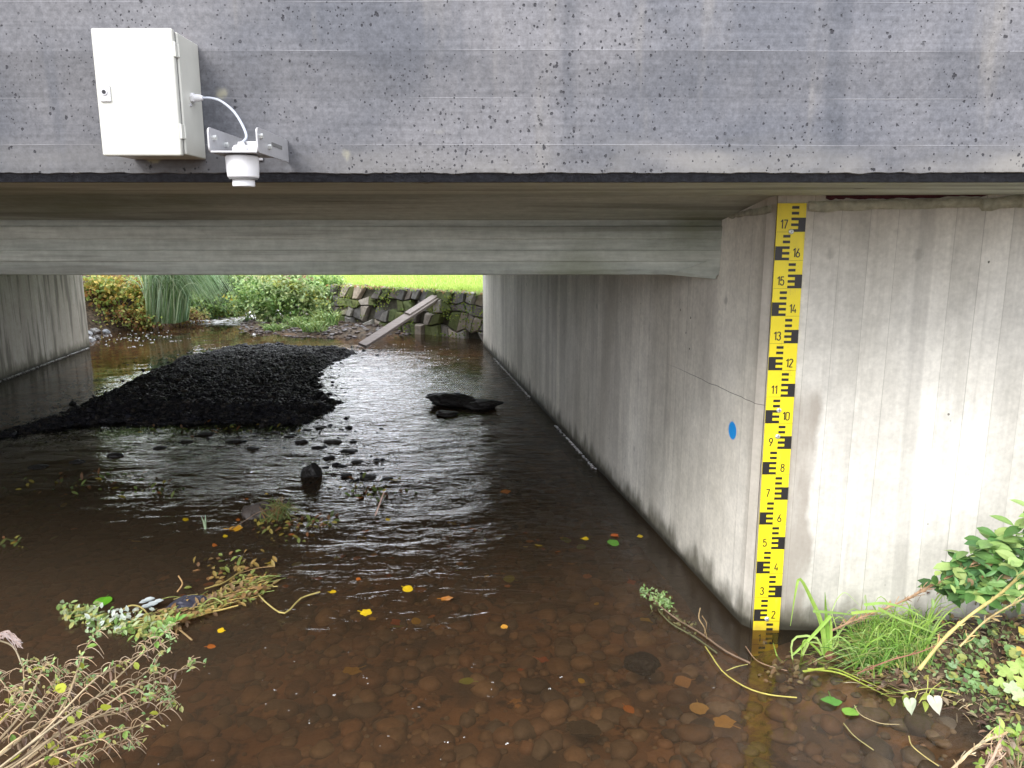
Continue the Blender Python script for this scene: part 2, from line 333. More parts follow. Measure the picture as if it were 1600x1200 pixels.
# ------------------------------------------------------------------ mesh builder
class MB:
    def __init__(s): s.v = []; s.f = []; s.c = []
    def add(s, vs, fs, c):
        o = len(s.v); s.v.extend([tuple(p) for p in vs]); s.f.extend([tuple(i+o for i in f) for f in fs])
        if fs: s.c.extend([c]*len(fs))
        return s
    def box(s, lo, hi, c=(1, 1, 1)):
        x0, y0, z0 = lo; x1, y1, z1 = hi
        return s.add([(x0, y0, z0), (x1, y0, z0), (x1, y1, z0), (x0, y1, z0), (x0, y0, z1), (x1, y0, z1), (x1, y1, z1), (x0, y1, z1)],
                     [(0, 3, 2, 1), (4, 5, 6, 7), (0, 1, 5, 4), (1, 2, 6, 5), (2, 3, 7, 6), (3, 0, 4, 7)], c)
    def prism(s, poly, z0, z1, c=(1, 1, 1)):
        n = len(poly); vs = [(p[0], p[1], z0) for p in poly]+[(p[0], p[1], z1) for p in poly]
        return s.add(vs, [tuple(range(n))[::-1], tuple(range(n, 2*n))]+[(i, (i+1) % n, (i+1) % n+n, i+n) for i in range(n)], c)
    def tube(s, pts, r, c=(1, 1, 1), n=6):
        pts = [Vector(p) for p in pts]; m = len(pts); rs = r if isinstance(r, (list, tuple)) else [r]*m
        vs = []; up = Vector((.13, .21, .97)); prev = None
        for i, p in enumerate(pts):
            t = (pts[min(i+1, m-1)]-pts[max(i-1, 0)]).normalized()
            a = t.cross(up if prev is None else prev.cross(t)) if prev is None else prev-t*prev.dot(t)
            if a.length < 1e-4: a = t.orthogonal()
            a.normalize(); prev = a; b = t.cross(a)
            for k in range(n):
                an = 2*math.pi*k/n; vs.append(p+(a*math.cos(an)+b*math.sin(an))*rs[i])
        fs = [(i*n+k, i*n+(k+1) % n, (i+1)*n+(k+1) % n, (i+1)*n+k) for i in range(m-1) for k in range(n)]
        fs += [tuple(range(n))[::-1], tuple(range((m-1)*n, m*n))]
        return s.add(vs, fs, c)
    def cyl(s, p0, p1, r0, r1=None, c=(1, 1, 1), n=28):
        return s.tube([p0, p1], [r0, r1 if r1 is not None else r0], c, n)
    def lathe(s, cx, cy, prof, c=(1, 1, 1), n=32):
        vs = [(cx+r*math.cos(2*math.pi*k/n), cy+r*math.sin(2*math.pi*k/n), z) for r, z in prof for k in range(n)]
        m = len(prof)
        fs = [(i*n+k, i*n+(k+1) % n, (i+1)*n+(k+1) % n, (i+1)*n+k) for i in range(m-1) for k in range(n)]
        fs += [tuple(range(n))[::-1], tuple(range((m-1)*n, m*n))]
        return s.add(vs, fs, c)
    def leaf(s, p, d, nrm, L, W, c, k=2, fold=.25, droop=.2, shape='oval'):
        """leaf blade from p along d, k pairs of side points"""
        p = Vector(p); d = Vector(d).normalized(); nrm = Vector(nrm); sd_ = d.cross(nrm)
        if sd_.length < 1e-4: sd_ = d.orthogonal()
        sd_.normalize(); nrm = sd_.cross(d)
        mid = []; lf = []; rt = []
        for i in range(k+2):
            t = i/(k+1)
            if shape == 'oval': wv = math.sin(math.pi*min(1, t*.98+.01))**.8
            elif shape == 'obov': wv = math.sin(math.pi*t**1.5)**.75 if 0 < t < 1 else 0
            elif shape == 'heart': wv = (math.sin(math.pi*t**.55)**.8 if 0 < t < 1 else 0)
            else: wv = math.sin(math.pi*t)
            m_ = p+d*(L*t)-nrm*(droop*L*t*t); mid.append(m_)
            if 0 < i < k+1:
                lf.append(m_+sd_*(W*.5*wv)+nrm*(W*fold*.5*wv)); rt.append(m_-sd_*(W*.5*wv)+nrm*(W*fold*.5*wv))
        vs = mid+lf+rt; a = k+2; b = a+k; fs = [(0, 1, a), (0, b, 1)]
        for i in range(k-1): fs += [(i+1, i+2, a+i+1, a+i), (i+1, b+i, b+i+1, i+2)]
        fs += [(k, k+1, a+k-1), (k, b+k-1, k+1)]
        return s.add(vs, fs, c)
    def blade(s, pts, w, c, taper=True, nrm=None):
        """grass blade: folded ribbon through pts"""
        pts = [Vector(p) for p in pts]; m = len(pts); vs = []
        for i, p in enumerate(pts):
            t = (pts[min(i+1, m-1)]-pts[max(i-1, 0)]).normalized()
            sdv = t.cross(nrm or Vector((0, -.8, .6)))
            if sdv.length < 1e-3: sdv = t.orthogonal()
            sdv.normalize(); ww = w*(1-(i/(m-1))**1.7*.93) if taper else w
            n_ = sdv.cross(t); vs += [p+sdv*ww*.5+n_*ww*.15, p, p-sdv*ww*.5+n_*ww*.15]
        fs = []
        for i in range(m-1):
            a = 3*i; fs += [(a, a+1, a+4, a+3), (a+1, a+2, a+5, a+4)]
        return s.add(vs, fs, c)
    def rock(s, p, r, c, sub=2, jag=.22, seed=None, rot=None):
        F = ICO[sub][1]; L_ = ROCKS[(sub, jag > .12)]; v = L_[(seed if seed is not None else int(rng.integers(1 << 30))) % len(L_)]
        a = random.random()*6.28 if rot is None else rot; ca, sa = math.cos(a), math.sin(a)
        v = v*np.array(r); v = np.stack([v[:, 0]*ca-v[:, 1]*sa, v[:, 0]*sa+v[:, 1]*ca, v[:, 2]], 1)+np.array(p)
        return s.add(v.tolist(), F, c)
    def build(s, name, mat, parent=None, origin=None, smooth=False, bevel=0):
        o0 = Vector(parent['_w']) if parent is not None else Vector(origin or (0, 0, 0))
        if parent is not None and origin is not None: loc = Vector(origin)-o0; base = Vector(origin)
        else: loc = o0 if parent is None else Vector((0, 0, 0)); base = o0
        me = bpy.data.meshes.new(name); bv = np.array(s.v)-np.array(base)
        me.from_pydata(bv.tolist(), [], s.f); me.update()
        if len(s.c) == len(s.f):
            at = me.attributes.new('Col', 'FLOAT_COLOR', 'FACE'); cc = np.ones((len(s.c), 4), np.float32)
            cc[:, :3] = np.array(s.c, np.float32)[:, :3]; at.data.foreach_set('color', cc.ravel())
        me.materials.append(M[mat] if isinstance(mat, str) else mat)
        if smooth: me.polygons.foreach_set('use_smooth', [True]*len(me.polygons))
        ob = bpy.data.objects.new(name, me); COL.objects.link(ob); ob.location = loc; ob['_w'] = tuple(base)
        if parent is not None: ob.parent = parent
        if bevel:
            b = ob.modifiers.new('bevel', 'BEVEL'); b.width = bevel; b.segments = 3; b.limit_method = 'ANGLE'
        return ob
ICO = {}
for sub in (0, 1, 2, 3):
    bm = bmesh.new(); bmesh.ops.create_icosphere(bm, subdivisions=sub+1, radius=1)
    ICO[sub] = (np.array([v.co[:] for v in bm.verts]), [tuple(v.index for v in f.verts) for f in bm.faces]); bm.free()

ROCKS = {}
def _mk(sub, jag, seed):
    rr = np.random.default_rng(seed); v = ICO[sub][0].copy(); off = rr.random(3)*50
    v = v*(1+jag*2.2*fbm(v[:, 0]*1.6+off[0]+v[:, 2], v[:, 1]*1.6+off[1]-v[:, 2]*.7, 4))[:, None]
    if sub > 1 and jag > .1: v = v*(1+.16*fbm(v[:, 0]*5+off[1], v[:, 1]*5+v[:, 2]*4+off[2], 3))[:, None]
    for _ in range(5):
        n_ = rr.normal(size=3); n_ /= np.linalg.norm(n_); q = v@n_; v = v-np.outer(np.maximum(q-(.7+.2*rr.random()), 0)*.85, n_)
    return v
for sub in (0, 1, 2, 3):
    for big in (True, False): ROCKS[(sub, big)] = [_mk(sub, .24 if big else .04, 100*sub+k_) for k_ in range(37)]
def tag(o, label=None, cat=None, group=None, kind=None):
    if label: o['label'] = label
    if cat: o['category'] = cat
    if group: o['group'] = group
    if kind: o['kind'] = kind
    return o
def thing(name, loc, label, cat, group=None):
    o = bpy.data.objects.new(name, None); COL.objects.link(o); o.location = loc; o['_w'] = tuple(loc)
    o.empty_display_size = .1
    return tag(o, label, cat, group)
def col(c, v=.2, rnd=random):
    k = 1+rnd.uniform(-v, v); h = rnd.uniform(-v, v)*.35
    return (max(0, c[0]*k*(1+h)), max(0, c[1]*k), max(0, c[2]*k*(1-h)))
def spline(pts, n=10):
    pts = [Vector(p) for p in pts]
    if len(pts) == 2: return [pts[0].lerp(pts[1], i/n) for i in range(n+1)]
    out = []; P_ = [pts[0]*2-pts[1]]+pts+[pts[-1]*2-pts[-2]]
    for i in range(1, len(P_)-2):
        a, b, c, d = P_[i-1:i+3]; st = max(2, n//(len(pts)-1))
        for k in range(st):
            t = k/st; out.append(.5*((2*b)+(c-a)*t+(2*a-5*b+4*c-d)*t*t+(3*b-a-3*c+d)*t**3))
    return out+[pts[-1]]
def rv(): 
    v = rng.normal(size=3); return Vector(v/np.linalg.norm(v))
ru = random.uniform

# ================================================================== SETTING: terrain, water
LB = [(-6.0, 10.9), (-6.7, 12.0), (-6.2, 12.9), (-5.75, 13.6), (-5.9, 15), (-6.8, 18), (-9, 24), (-14, 34), (-70, 60), (-70, 10.9)]
LAWN = [(.2, 11.05), (-.43, 11.55), (-1.7, 12.5), (-3.05, 13.5), (-3.7, 14.8), (-4.7, 17), (-6.6, 22), (-11, 34), (-20, 90), (70, 90), (70, 11.05)]
SHORE = [(-4.7, 13.3), (-4.3, 12.4), (-3.3, 11.9), (-2.3, 11.6), (-1.9, 11.9), (-1.55, 12.45), (-3.05, 13.6), (-3.8, 14.6), (-4.7, 14.6)]
BARPX = [(-260, 712), (-60, 695), (60, 676), (150, 666), (260, 663), (340, 662), (420, 668), (480, 662), (520, 645), (535, 628), (512, 606), (506, 590), (520, 572), (545, 556)]
BAR = [PZ(*p).xy[:] for p in BARPX]+[PZ(560, 546, .18).xy[:]]+[PZ(*p, .27).xy[:] for p in ((520, 534), (430, 529), (340, 534), (270, 549), (210, 573), (150, 603), (80, 633), (-10, 655), (-260, 690))]
RB = [PZ(*p).xy[:] for p in ((1300, 982), (1330, 1010), (1352, 1050), (1400, 1074), (1470, 1092), (1540, 1130), (1556, 1175), (1540, 1260), (1400, 1500))]+[(.7, .9), (0, .75), (-1.2, .9), (-2.0, 1.5), (-8, 1.6), (-30, 2), (-70, -40), (70, -40), (70, 2.5), (4.5, 3.0), (1.35, 2.95)]
RA = [(XR(2.9)+.12, 2.95), (XR(10.75)+.12, 10.75), (70, 10.75), (70, 2.9), (4.5, 2.95)]
LA = [(XL(2.3)-.15, 2.3), (XL(10.5)-.15, 10.5), (-70, 10.5), (-70, 2.3)]
def height(X, Y):
    big = fbm(X*.9, Y*.9, 3); fine = fbm(X*7, Y*7, 4)
    chan = WZ-.17+.05*big+.022*fine
    # deeper on the left foreground, shallow by the gauge
    chan = chan-.12*sstep(-.2, -2.2, X)*sstep(7, 4, Y)+.05*sstep(.2, 1.1, X)*sstep(3.6, 2.4, Y)
    h = chan
    s = sdist(BAR, X, Y)+.13*fbm(X*2.4+9, Y*2.4, 3)+.10*fbm(X*7, Y*7+5, 3)
    h = np.maximum(h, WZ-.03+np.minimum(s*.34, .13+.05*big)+.03*fine*(s > -.1)+0*h)*(s > -.6)+h*(s <= -.6)
    s = sdist(SHORE, X, Y); h = np.maximum(h, np.where(s > -.4, WZ+np.minimum(s*.35, .07)+.03*fine, -9))
    s = sdist(LB, X, Y)+.15*big; h = np.maximum(h, np.where(s > -.5, WZ+np.minimum(s*.8, 1.0)+.05*fine+.02*np.clip(s-1, 0, 3)+.09*np.clip(s-4, 0, 26), -9))
    s = sdist(LAWN, X, Y); h = np.maximum(h, np.where(s > -.05, WZ-.1+np.minimum((s+.05)*4.5, .76)+.012*np.clip(s-1, 0, 3)+.105*np.clip(s-4, 0, 26)+.015*fine, -9))
    s = sdist(RB, X, Y)+.04*fine; hb = WZ-.01+np.minimum(s*.32, .26)+.05*np.clip(s-.6, 0, 6)*(Y < 1)+.02*fine
    h = np.maximum(h, np.where(s > -.3, hb, -9))
    s = np.maximum(sdist(RA, X, Y), sdist(LA, X, Y)); h = np.where(s > 0, np.maximum(h, WZ+np.minimum(s*8, 1.25)), h)
    return h
def axis(segs):
    out = []
    for a, b, n in segs: out += list(np.linspace(a, b, n, endpoint=False))
    return np.array(out+[segs[-1][1]])
gx = axis([(-70, -20, 10), (-20, -8, 24), (-8, -3, 100), (-3, 2.2, 150), (2.2, 8, 30), (8, 70, 16)])
gy = axis([(-40, -4, 10), (-4, 1, 20), (1, 4, 85), (4, 15, 200), (15, 24, 60), (24, 90, 24)])
GX, GY = np.meshgrid(gx, gy); GZ = height(GX, GY)
def gridmesh(name, X, Y, Z, mat, attrs={}):
    h, w_ = X.shape; me = bpy.data.meshes.new(name)
    vs = np.stack([X, Y, Z], -1).reshape(-1, 3)
    idx = np.arange(h*w_).reshape(h, w_)
    q = np.stack([idx[:-1, :-1], idx[:-1, 1:], idx[1:, 1:], idx[1:, :-1]], -1).reshape(-1, 4)
    me.vertices.add(len(vs)); me.vertices.foreach_set('co', vs.ravel())
    me.loops.add(len(q)*4); me.loops.foreach_set('vertex_index', q.ravel())
    me.polygons.add(len(q)); me.polygons.foreach_set('loop_start', np.arange(len(q))*4)
    me.polygons.foreach_set('use_smooth', [True]*len(q)); me.update(calc_edges=True)
    for k, a in attrs.items():
        if a.ndim == 3:
            at = me.attributes.new(k, 'FLOAT_COLOR', 'POINT'); at.data.foreach_set('color', a.reshape(-1, 4).astype(np.float32).ravel())
        else:
            at = me.attributes.new(k, 'FLOAT', 'POINT'); at.data.foreach_set('value', a.astype(np.float32).ravel())
    me.materials.append(M[mat]); ob = bpy.data.objects.new(name, me); COL.objects.link(ob); return ob
zone = np.zeros(GX.shape+(4,)); zone[..., 3] = 1
soil = sstep(-.05, .05, np.maximum.reduce([sdist(RB, GX, GY), sdist(LB, GX, GY), sdist(SHORE, GX, GY)]))
zone[..., 0] = soil; zone[..., 1] = sstep(-.5, -.1, sdist(BAR, GX, GY))
zone[..., 2] = np.maximum(sstep(.2, .35, sdist(LAWN, GX, GY)), sstep(4, 6, sdist(LB, GX, GY)))
tag(gridmesh('ground', GX, GY, GZ, 'ground', {'zone': zone}), kind='structure')

wx = axis([(-12, -7, 30), (-7, 2.6, 300), (2.6, 6, 14)]); wy = axis([(-2, 1.4, 12), (1.4, 5, 200), (5, 12, 200), (12, 19, 90), (19, 26, 20)])
WX, WY = np.meshgrid(wx, wy)
rip = .16*sstep(2.9, 4.4, WY+.25*WX)+.07+.22*sstep(3.6, 5.2, WY+.12*WX)*sstep(1.1, .0, np.abs(WX+1.2+.04*(WY-6))-.9)*sstep(10.6, 9.2, WY)
rip = rip+.16*sstep(2.2, 3.0, WY)*sstep(1.3, .3, np.abs(WX+.55))*sstep(4.6, 3.8, WY)
rip = rip*(1-.45*sstep(-1.9, -2.8, WX)*sstep(3.5, 4.5, WY))
rip = rip*(1-.8*sstep(-2.9, -3.8, WX)*sstep(6.5, 8.5, WY))
calm = sstep(10.6, 11.3, WY)*sstep(13.2, 12.6, WY-.0*WX); rip = rip*(1-.75*calm)
foamA = sstep(13.1, 13.8, WY+.25*(WX+5.2))*sstep(18, 15, WY)
rip = np.maximum(rip, .9*foamA)
wz = np.zeros(WX.shape)
for k in range(46):
    lam = .05*1.095**k if k < 30 else ru(.08, .5); an = random.gauss(math.pi/2+.25, .55); ph = ru(0, 6.28)
    wz += lam*.0085*np.sin((WX*math.cos(an)+WY*math.sin(an))*2*math.pi/lam+ph+2.2*fbm(WX*1.3+k, WY*1.3, 2))
wz = wz*(.12+rip*.85)
dep = np.clip(WZ-height(WX, WY), 0, .6)
WATER = gridmesh('water', WX, WY, WZ+wz*.36, 'water', {'rip': rip, 'foam': foamA, 'depth': dep})
tag(WATER, kind='structure')

# ================================================================== BRIDGE
br = thing('concrete_bridge', (0, 0, 0), 'low concrete road bridge spanning the whole stream, weathered grey edge over pale walls', 'bridge')
def xprism(prof, x0, x1):
    m = MB(); n = len(prof); vs = [(x0, y, z) for y, z in prof]+[(x1, y, z) for y, z in prof]
    m.add(vs, [tuple(range(n)), tuple(range(n, 2*n))[::-1]]+[(i, i+n, (i+1) % n+n, (i+1) % n) for i in range(n)], (1, 1, 1)); return m
def recalc(o):
    bm = bmesh.new(); bm.from_mesh(o.data); bmesh.ops.recalc_face_normals(bm, faces=bm.faces); bm.to_mesh(o.data); bm.free(); return o
# fascia: finely divided lower arris so the edge is slightly broken
m = MB(); n = 900; xs = np.concatenate([[-20], np.linspace(-2.6, 2.6, n), [20]])
prof = [(2.1, 2.80), (2.1, 1.93), (2.1, 1.862), (2.1, 1.851), (2.104, 1.8495), (2.4, 1.8495), (2.4, 2.8)]
vs = []
for i, x in enumerate(xs):
    e = float(fbm(np.array(x*26.), np.array(3.), 4))*.0035; e2 = abs(float(fbm(np.array(x*60.), np.array(9.), 2)))*.004
    for j, (y, z) in enumerate(prof):
        vs.append((x, y+(e2 if j in (3,) else 0), z+(e if j in (3, 4) else 0)))
k = len(prof); fs = [(i*k+j, i*k+(j+1) % k, (i+1)*k+(j+1) % k, (i+1)*k+j) for i in range(len(xs)-1) for j in range(k)]
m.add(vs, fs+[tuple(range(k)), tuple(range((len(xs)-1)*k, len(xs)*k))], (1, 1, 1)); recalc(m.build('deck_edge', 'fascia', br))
recalc(xprism([(2.108, 1.8495), (2.126, 1.829), (2.30, 1.829), (2.30, 1.8494), (2.2, 1.8494)], -20, 20).build('drip_edge', 'drip', br))
recalc(xprism([(2.129, 1.8275), (2.8, 1.827), (3.2, 1.750), (3.4, 1.750), (3.4, 2.7), (2.402, 2.7), (2.402, 1.8494), (2.31, 1.8494), (2.31, 1.829)], -20, 20).build('soffit', 'soffit', br))
# end beam face with board steps
zs = [1.7495, 1.728, 1.722, 1.676, 1.672, 1.630, 1.627, 1.585, 1.582, 1.545, 1.532, 1.527]; ys = [3.203, 3.203, 3.196, 3.200, 3.206, 3.203, 3.197, 3.199, 3.205, 3.203, 3.205, 3.213]
recalc(xprism(list(zip(ys, zs))+[(3.75, 1.527), (3.80, 1.55), (3.80, 2.7), (3.41, 2.7), (3.41, 1.7495)], -20, 20).build('cross_beam', 'soffit', br))
recalc(xprism([(3.802, 1.55), (10.8, 1.55), (10.8, 2.7), (3.802, 2.7)], -20, 20).build('inner_soffit', 'soffit', br))
# small haunch below the beam where it meets the right wall
hx = XR(3.2); m = MB(); q = [PY(1040, 429, 3.21), PY(1118, 436, 3.21), PY(1127, 417, 3.197), PY(1127, 400, 3.197), PY(1060, 424, 3.197)]
m.add([tuple(p) for p in q]+[(p[0], p[1]+.35, p[2]) for p in q], [(0, 1, 2, 3, 4), (9, 8, 7, 6, 5)]+[(i, i+5, (i+1) % 5+5, (i+1) % 5) for i in range(5)], (1, 1, 1)); recalc(m.build('haunch', 'soffit', br))
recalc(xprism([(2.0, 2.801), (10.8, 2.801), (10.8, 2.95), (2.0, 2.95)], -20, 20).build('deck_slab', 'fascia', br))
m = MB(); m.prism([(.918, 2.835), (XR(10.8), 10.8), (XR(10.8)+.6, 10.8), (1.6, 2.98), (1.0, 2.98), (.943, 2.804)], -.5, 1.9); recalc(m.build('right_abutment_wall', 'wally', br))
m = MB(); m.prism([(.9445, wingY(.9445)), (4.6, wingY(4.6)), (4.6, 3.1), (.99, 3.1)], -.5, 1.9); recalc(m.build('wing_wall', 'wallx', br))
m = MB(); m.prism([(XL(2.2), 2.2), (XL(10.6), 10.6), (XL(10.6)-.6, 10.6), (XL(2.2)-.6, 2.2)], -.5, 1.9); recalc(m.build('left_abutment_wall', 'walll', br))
# mortar bead squeezed out along the wall head
def strip(pix_top, pix_bot, depthf, th, name, mat, n=90, jit=.004):
    m = MB(); vs = []
    for i in range(n+1):
        t = i/n
        def lp(P_):
            f = t*(len(P_)-1); k = min(int(f), len(P_)-2); f -= k; return (P_[k][0]*(1-f)+P_[k+1][0]*f, P_[k][1]*(1-f)+P_[k+1][1]*f)
        a = lp(pix_top); b = lp(pix_bot); A = depthf(*a); B = depthf(*b)
        ja = jit*float(fbm(np.array(i*.35), np.array(1.), 3)); jb = jit*1.6*float(fbm(np.array(i*.3), np.array(7.), 3))
        A = A+Vector((0, 0, ja)); B = B+Vector((0, 0, jb)); nrm = Vector((-.1, -1, 0)).normalized()
        C = (A+B)/2+nrm*th*(1+.5*float(fbm(np.array(i*.4), np.array(4.), 3)))
        vs += [A, A+nrm*th*.6, C, B+nrm*th*.5, B]
    fs = [(5*i+j, 5*i+j+1, 5*i+j+6, 5*i+j+5) for i in range(n) for j in range(4)]
    m.add(vs, fs, (1, 1, 1)); return recalc(m.build(name, mat, br, smooth=True))
def onwing(px, py):
    d = ray(px, py); t = (2.80+.06*.945)/(d.y+.06*d.x); return Vector((0, 0, CZ))+d*t
def onright(px, py):
    d = ray(px, py); t = (.92+.166*2.8)/(d.x+.166*d.y); return Vector((0, 0, CZ))+d*t
strip([(1263, 315), (1400, 311), (1530, 308), (1534, 311), (1620, 301), (1800, 296)], [(1263, 331), (1400, 327), (1530, 324), (1534, 329), (1620, 322), (1800, 316)], onwing, .012, 'mortar_bead', 'mortar')
strip([(1138, 335), (1165, 328), (1205, 320)], [(1138, 341), (1165, 338), (1205, 333)], onright, .010, 'mortar_bead', 'mortar', 30)
strip([(1290, 304), (1400, 301), (1640, 296)], [(1290, 311), (1400, 310.5), (1640, 302)], onwing, .004, 'sealant_strip', 'seal')

# ================================================================== STAFF GAUGE
SX, SW = .946, .1025; SYF = wingY(1.0)-.010
ZB = [.0, 1.0, 1.8]
sg = thing('staff_gauge', (SX+SW/2, SYF, 0), 'tall yellow and black gauge numbered 1 to 17 screwed beside the wall corner', 'gauge')
lean = lambda z: .0035-.006*(z-.2)
def sgbox(m, x0, x1, z0, z1, y0, y1):
    a, b = lean(z0), lean(z1)
    m.add([(SX+x0+a, y0, z0), (SX+x1+a, y0, z0), (SX+x1+a, y1, z0), (SX+x0+a, y1, z0), (SX+x0+b, y0, z1), (SX+x1+b, y0, z1), (SX+x1+b, y1, z1), (SX+x0+b, y1, z1)],
          [(0, 3, 2, 1), (4, 5, 6, 7), (0, 1, 5, 4), (1, 2, 6, 5), (2, 3, 7, 6), (3, 0, 4, 7)], (1, 1, 1))
plates = []
for z0, z1 in ((-.1, .9985), (1.0, 1.80)):
    m = MB(); sgbox(m, 0, SW, z0, z1, SYF, SYF+.006); plates.append(m.build('scale_plate', 'yellow', sg, bevel=.0008))
YM = SYF-.0008
for pi, (pl, d0, d1) in enumerate(((plates[0], 0, 10), (plates[1], 10, 18))):
    m = MB()
    for d in range(d0, d1):
        z = d*.1; odd = d % 2 == 1; W4 = SW/4
        def seg(a, b, c0, c1):
            x0, x1 = (a*W4, b*W4) if odd else (SW-b*W4, SW-a*W4); sgbox(m, x0, x1, z+c0*.01+.0004, z+c1*.01, YM, YM+.0006)
        for c0 in (8, 6): seg(2, 3, c0, c0+1)
        for c0 in (4, 2, 0): seg(2, 3, c0, c0+1)
        seg(3, 4, 0, 5)
        if d % 10: sgbox(m, .0005 if odd else 2*W4, 2*W4 if odd else SW-.0005, z-.0003, z+.0004, YM, YM+.0005)
    m.build('graduation', 'black', sg)
# numerals drawn as strokes
def arc(cx, cy, rx, ry, a0, a1, n=14): return [(cx+rx*math.cos(R(a0+(a1-a0)*i/n)), cy+ry*math.sin(R(a0+(a1-a0)*i/n))) for i in range(n+1)]
DG = {'0': [arc(.2, .8, .2, .2, 0, 180)+arc(.2, .2, .2, .2, 180, 360)+[(.4, .8)]],
      '1': [[(.05, .78), (.25, 1), (.25, 0)]],
      '2': [arc(.2, .79, .2, .21, 170, -30)+[(0, .02), (.42, .02)]],
      '3': [arc(.19, .78, .19, .22, 165, -90), arc(.19, .28, .21, .28, 90, -165)],
      '4': [[(.2, 1), (0, .25), (.42, .25)], [(.31, .48), (.31, 0)]],
      '5': [[(.38, .98), (.06, .98), (.03, .55)]+arc(.19, .32, .21, .32, 120, -160)],
      '6': [[(.3, 1), (.05, .45)], arc(.2, .26, .2, .26, 0, 360, 24)],
      '7': [[(0, .98), (.4, .98), (.14, 0)]],
      '8': [arc(.2, .77, .17, .21, 0, 360, 24), arc(.2, .28, .2, .28, 0, 360, 24)],
      '9': [arc(.2, .74, .2, .26, 0, 360, 24), [(.35, .55), (.1, 0)]]}
_k = [0]
def ribbon(m, pts, th, f):
    for i in range(len(pts)-1):
        a, b = Vector(pts[i]), Vector(pts[i+1]); t = (b-a).normalized(); nn = Vector((-t.y, t.x))*th/2
        for poly in ([a+nn, a-nn, b-nn, b+nn], [b+Vector((math.cos(k*math.pi/5), math.sin(k*math.pi/5)))*th/2 for k in range(10)] if i < len(pts)-2 else None):
            if poly is None: continue
            _k[0] = (_k[0]+1) % 60; m.add([(q[0], q[1]-_k[0]*4e-6, q[2]) for q in map(f, poly)], [tuple(range(len(poly)))], (1, 1, 1))
for d in range(1, 18):
    m = MB(); s = str(d); H = .030; cw = .42*H; gap = .0044; tw = sum(.27*H if c == '1' else cw for c in s)+gap*(len(s)-1)
    x = SX+(SW*.25 if d % 2 else SW*.74)-tw/2; z0 = d*.1+.012
    for c in s:
        for st in DG[c]: ribbon(m, st, .125, lambda q: (x+q[0]*H+lean(z0), YM-.0002, z0+q[1]*H))
        x += (.27*H if c == '1' else cw)+gap
    o = m.build('numeral', 'black', sg)
for px, py in ((1236, 362), (1217, 641), (1215, 682), (1198, 967)):
    d = ray(px, py); t = SYF/d.y; p = Vector((0, 0, CZ))+d*t
    m = MB(); m.tube([p+Vector((0, .001, 0)), p+Vector((0, -.003, 0)), p+Vector((0, -.006, 0))], [.0095, .009, .0055], n=20)
    sr = m.build('screw', 'screw', sg, smooth=False); m = MB()
    m.box((p.x-.004, p.y-.0068, p.z-.0009), (p.x+.004, p.y-.0061, p.z+.0009)); m.box((p.x-.0009, p.y-.0070, p.z-.004), (p.x+.0009, p.y-.0063, p.z+.004)); m.build('drive_slot', 'seam', sr)

# ================================================================== CONTROL BOX
bx = thing('control_box', (-.902, 2.1, 1.88), 'white metal cabinet with round lock, mounted on the bridge edge', 'control box')
m = MB(); m.box((-.998, 1.972, 1.884), (-.805, 2.099, 2.168)); m.build('body', 'white', bx, bevel=.004)
m = MB(); m.box((-1.0015, 1.9495, 1.879), (-.808, 1.968, 2.172)); dr = m.build('door', 'white', bx, bevel=.005)
m = MB(); m.box((-.996, 1.9675, 1.886), (-.809, 1.9725, 2.166)); m.build('gasket', 'seam', bx)
for z in (2.125, 1.937):
    m = MB(); m.box((-.8085, 1.951, z-.017), (-.8035, 1.9665, z+.017)); m.cyl((-.804, 1.9695, z-.015), (-.804, 1.9695, z+.015), .0035, n=12); m.build('hinge', 'white', dr, bevel=.0008)
m = MB(); m.box((-.992, 1.944, 2.004), (-.966, 1.9495, 2.043)); lk = m.build('lock', 'white2', dr, bevel=.003)
m = MB(); m.cyl((-.979, 1.9445, 2.026), (-.979, 1.9415, 2.026), .0075, n=24); kr = m.build('lock_ring', 'steel', lk)
m = MB(); m.cyl((-.979, 1.9413, 2.026), (-.979, 1.9408, 2.026), .0048, n=20); m.build('keyhole', 'dark', lk)
gp = PY(300, 153, 2.03); gz = gp.z
m = MB(); m.cyl((-.8045, 2.03, gz), (-.797, 2.03, gz), .0125, n=6); m.cyl((-.797, 2.03, gz), (-.782, 2.03, gz), .0095, .0085, n=20); m.cyl((-.782, 2.03, gz), (-.776, 2.03, gz), .0075, .0055, n=20); m.build('cable_gland', 'white2', bx)
m = MB(); m.box((-.8045, 2.015, gz-.022), (-.801, 2.022, gz-.015)); m.build('vent_plug', 'steel', bx)
for x in (-.965, -.84):
    m = MB(); m.box((x-.008, 2.085, 2.1725), (x+.008, 2.0985, 2.178)); m.build('mounting_lug', mat_plain('red_plastic', (.55, .06, .03), .1), bx)
# drops on the door
# cable
SNX, SNY = -.645, 1.905
cpts = [Vector((-.777, 2.03, gz)), Vector((-.757, 2.03, gz-.0005)), PY(345, 158, 2.02), PY(364, 173, 1.995), PY(378, 194, 1.955), PY(385, 214, 1.918), Vector((SNX-.002, SNY, 1.902))]
m = MB(); m.tube(spline(cpts, 36), .0032, n=10); tag(m.build('sensor_cable', 'cable', None, origin=cpts[0], smooth=True), 'thin grey cable curving from the white cabinet down to the water level sensor', 'cable')
